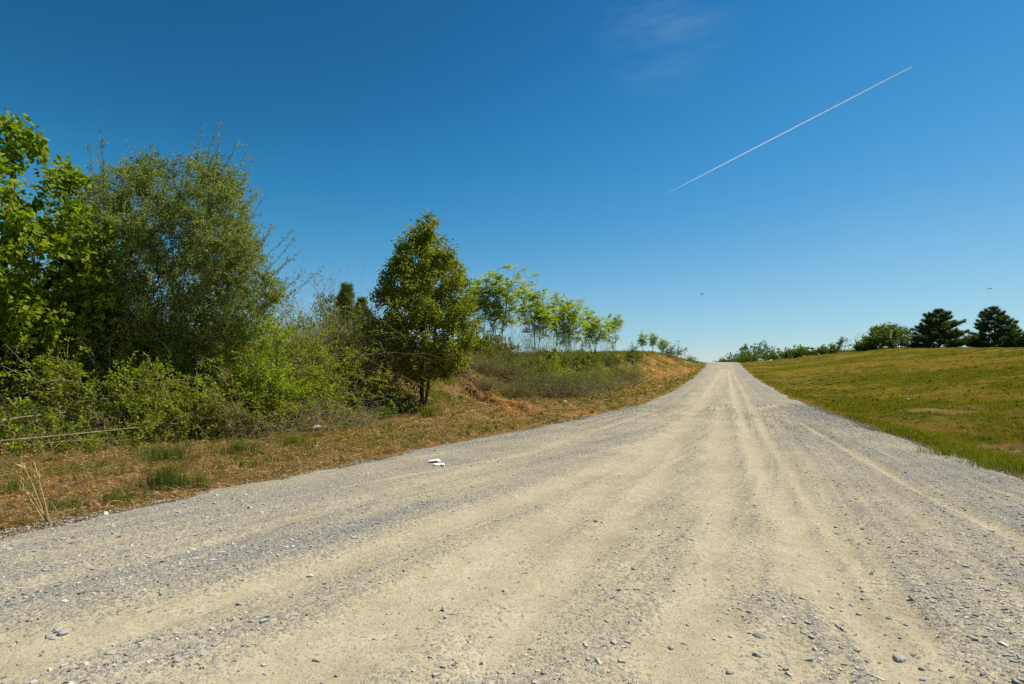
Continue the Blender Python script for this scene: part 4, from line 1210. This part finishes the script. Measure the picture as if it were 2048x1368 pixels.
# ------------------------------------------------------------------ birds
def bird(px, py, d, wing_l, wing_r, tail, label):
    """soaring bird: body, two swept wings and tail as one mesh; wing vectors in metres in the view's right/up/forward"""
    loc = CAM + ray(px, py) * d
    B = lambda v: CR * v[0] + np.array([0, 0, 1.]) * v[1] + fh * v[2]
    parts = []
    ax = B(tail); s = np.linspace(-1, 1, 9)
    parts.append(poly_tube(np.array([ax * t * .24 for t in s]), np.array([.012, .03, .05, .06, .065, .06, .05, .035, .02]), 8))
    fw = -unit(ax)
    for wv in (wing_l, wing_r):
        e = B(wv); n = unit(np.cross(e, fw)); pts = []
        for t, ch, sw in [(0, .20, 0), (.35, .22, .05), (.7, .17, .03), (.92, .10, -.02), (1, .03, -.06)]:
            c = e * t + fw * sw
            for o in (.5, -.5):
                for z in (.008, -.008): pts.append(c + fw * ch * o + n * z)
        f = []
        for k in range(4):
            a = k * 4; b_ = a + 4
            f += [(a, b_, b_ + 2, a + 2), (a + 1, a + 3, b_ + 3, b_ + 1), (a, a + 1, b_ + 1, b_), (a + 2, b_ + 2, b_ + 3, a + 3)]
        parts.append((np.array(pts), np.array(f)))
    tb_ = [ax * .2 + n * .006, ax * .42 + np.cross(n, fw) * .08, ax * .42 - np.cross(n, fw) * .08, ax * .2 - n * .006]
    parts.append((np.array(tb_), np.array([(0, 1, 3), (0, 3, 2), (1, 0, 2), (1, 2, 3)])))
    V, Fs = join(parts)
    tag(obj('bird', mesh('bird', V, Fs, True), M['black'], loc=loc), label, 'bird', 'birds soaring in the sky')
bird(1981, 577, 85, (-.33, -.02, .3), (.32, .26, .1), (-.5, -.15, .8), 'dark bird with raised wings soaring above the evergreens')
bird(1405, 588, 95, (-.22, -.2, .35), (.12, .36, .1), (-.3, -.1, .9), 'small dark bird soaring over the road crest')

# ------------------------------------------------------------------ vapour trail
def trail():
    m, nt = newmat('vapour'); b = NB(nt)
    f = b.n('ShaderNodeAttribute', attribute_name='thick').outputs['Fac']
    df = b.n('ShaderNodeBsdfDiffuse'); df.inputs[0].default_value = (.9, .92, .95, 1)
    tl = b.n('ShaderNodeBsdfTranslucent'); tl.inputs[0].default_value = (.9, .92, .95, 1)
    m1 = b.n('ShaderNodeMixShader'); b.l(df.outputs[0], m1.inputs[1]); b.l(tl.outputs[0], m1.inputs[2])
    tr = b.n('ShaderNodeBsdfTransparent'); mx = b.n('ShaderNodeMixShader')
    b.l(b.math('MULTIPLY', f, b.math('ADD', .75, b.math('MULTIPLY', b.noise(b.pos(), .002, 3.), .4)), True), mx.inputs[0])
    b.l(tr.outputs[0], mx.inputs[1]); b.l(m1.outputs[0], mx.inputs[2]); b.out(mx.outputs[0])
    alt = 9000.
    def sky(px, py):
        r = ray(px, py); return CAM + r * (alt / r[2])
    a = sky(1823, 134); c = sky(1322, 393)
    root = thing('vapour_trail', 'long thin white vapour trail fading towards its lower left end', 'vapour trail', a)
    side = unit(np.cross(c - a, np.array([0, 0, 1.])))
    n = 60; t = np.linspace(0, 1, n)
    for sg in (-1, 1):
        P = (c - a)[None] * t[:, None] + side[None] * (sg * (3 + 15 * t))[:, None]
        r = 13 + 11 * t
        V, Fs = poly_tube(P, r, 8)
        th = np.interp(t, [0, .15, .5, .8, 1], [.62, .54, .36, .12, 0])
        obj('strand', mesh('strand', V, Fs, True, {'thick': ('FLOAT', np.repeat(th, 8))}), m, root)
trail()

# ------------------------------------------------------------------ light
SUN_AZ = -YAW + R_(70)      # clockwise from +Y
SUN_EL = R_(55)
sv = Vector((math.sin(SUN_AZ) * math.cos(SUN_EL), math.cos(SUN_AZ) * math.cos(SUN_EL), math.sin(SUN_EL)))
sd_ = bpy.data.lights.new('sun', 'SUN'); sd_.energy = 5.0; sd_.angle = R_(.53); sd_.color = (1, .95, .86)
so = bpy.data.objects.new('sun', sd_); COL.objects.link(so); so.rotation_euler = sv.to_track_quat('Z', 'Y').to_euler()
w = bpy.data.worlds.new('World'); sc.world = w; w.use_nodes = True
nt = w.node_tree; nt.nodes.clear(); b = NB(nt)
sky = b.n('ShaderNodeTexSky', sky_type='NISHITA'); sky.sun_disc = False; sky.sun_elevation = SUN_EL; sky.sun_rotation = SUN_AZ
sky.air_density = 1.0; sky.dust_density = 0.; sky.ozone_density = 6.0; sky.altitude = 200
tc = b.n('ShaderNodeTexCoord').outputs['Generated']
# thin high cirrus
mp = b.n('ShaderNodeMapping'); mp.inputs['Scale'].default_value = (3.5, 8., 14.); mp.inputs['Rotation'].default_value = (.3, .2, .7); b.l(tc, mp.inputs[0])
cir = b.ramp(b.noise(mp.outputs[0], 1.5, 10., .72), [(.42, (0, 0, 0)), (.8, (1, 1, 1))])
def spot(px, py, rad):
    v = unit(ray(px, py)); dp = b.n('ShaderNodeVectorMath', operation='DISTANCE'); b.l(tc, dp.inputs[0]); dp.inputs[1].default_value = tuple(v)
    mr = b.n('ShaderNodeMapRange'); mr.interpolation_type = 'SMOOTHSTEP'; mr.inputs[1].default_value = rad; mr.inputs[2].default_value = 0.; b.l(dp.outputs['Value'], mr.inputs[0]); return mr.outputs[0]
amt = b.math('MAXIMUM', spot(1335, 55, .13), b.math('MULTIPLY', spot(1780, 545, .16), .5))
amt = b.math('MULTIPLY', b.math('MULTIPLY', cir, amt), .15)
# the photograph's clear deep-blue rendering of the sky: one tone curve per channel
def scaled(c, k): return b.mix(1., c, (k, k, k, 1), 'MULTIPLY')
crv = b.n('ShaderNodeRGBCurve')
for ch, pts in enumerate(([(0, 0), (.1, .016), (.15, .047), (.3, .215), (.585, .44), (1, .8)],
                          [(0, 0), (.185, .13), (.25, .222), (.5, .475), (.725, .64), (1, .82)],
                          [(0, 0), (.37, .31), (.48, .475), (.72, .69), (1, .78)])):
    cv = crv.mapping.curves[ch]
    while len(cv.points) < len(pts): cv.points.new(.5, .5)
    for q, p_ in zip(cv.points, pts): q.location = p_
crv.mapping.update()
b.l(scaled(sky.outputs[0], .1), crv.inputs['Color'])
skyc = scaled(crv.outputs[0], 8.9)
skyc = b.mix(amt, skyc, (6., 6.6, 7.2, 1))
bg = b.n('ShaderNodeBackground'); b.l(skyc, bg.inputs[0]); bg.inputs[1].default_value = .1
wo = b.n('ShaderNodeOutputWorld'); b.l(bg.outputs[0], wo.inputs[0])

vs = sc.view_settings; vs.view_transform = 'Standard'; vs.look = 'None'; vs.gamma = 1; vs.exposure = .25; vs.use_curve_mapping = False
cy = sc.cycles; cy.max_bounces = 6; cy.diffuse_bounces = 3; cy.glossy_bounces = 2; cy.transmission_bounces = 4; cy.transparent_max_bounces = 8
cy.use_denoising = False; cy.sample_clamp_indirect = 5
sc.render.film_transparent = False
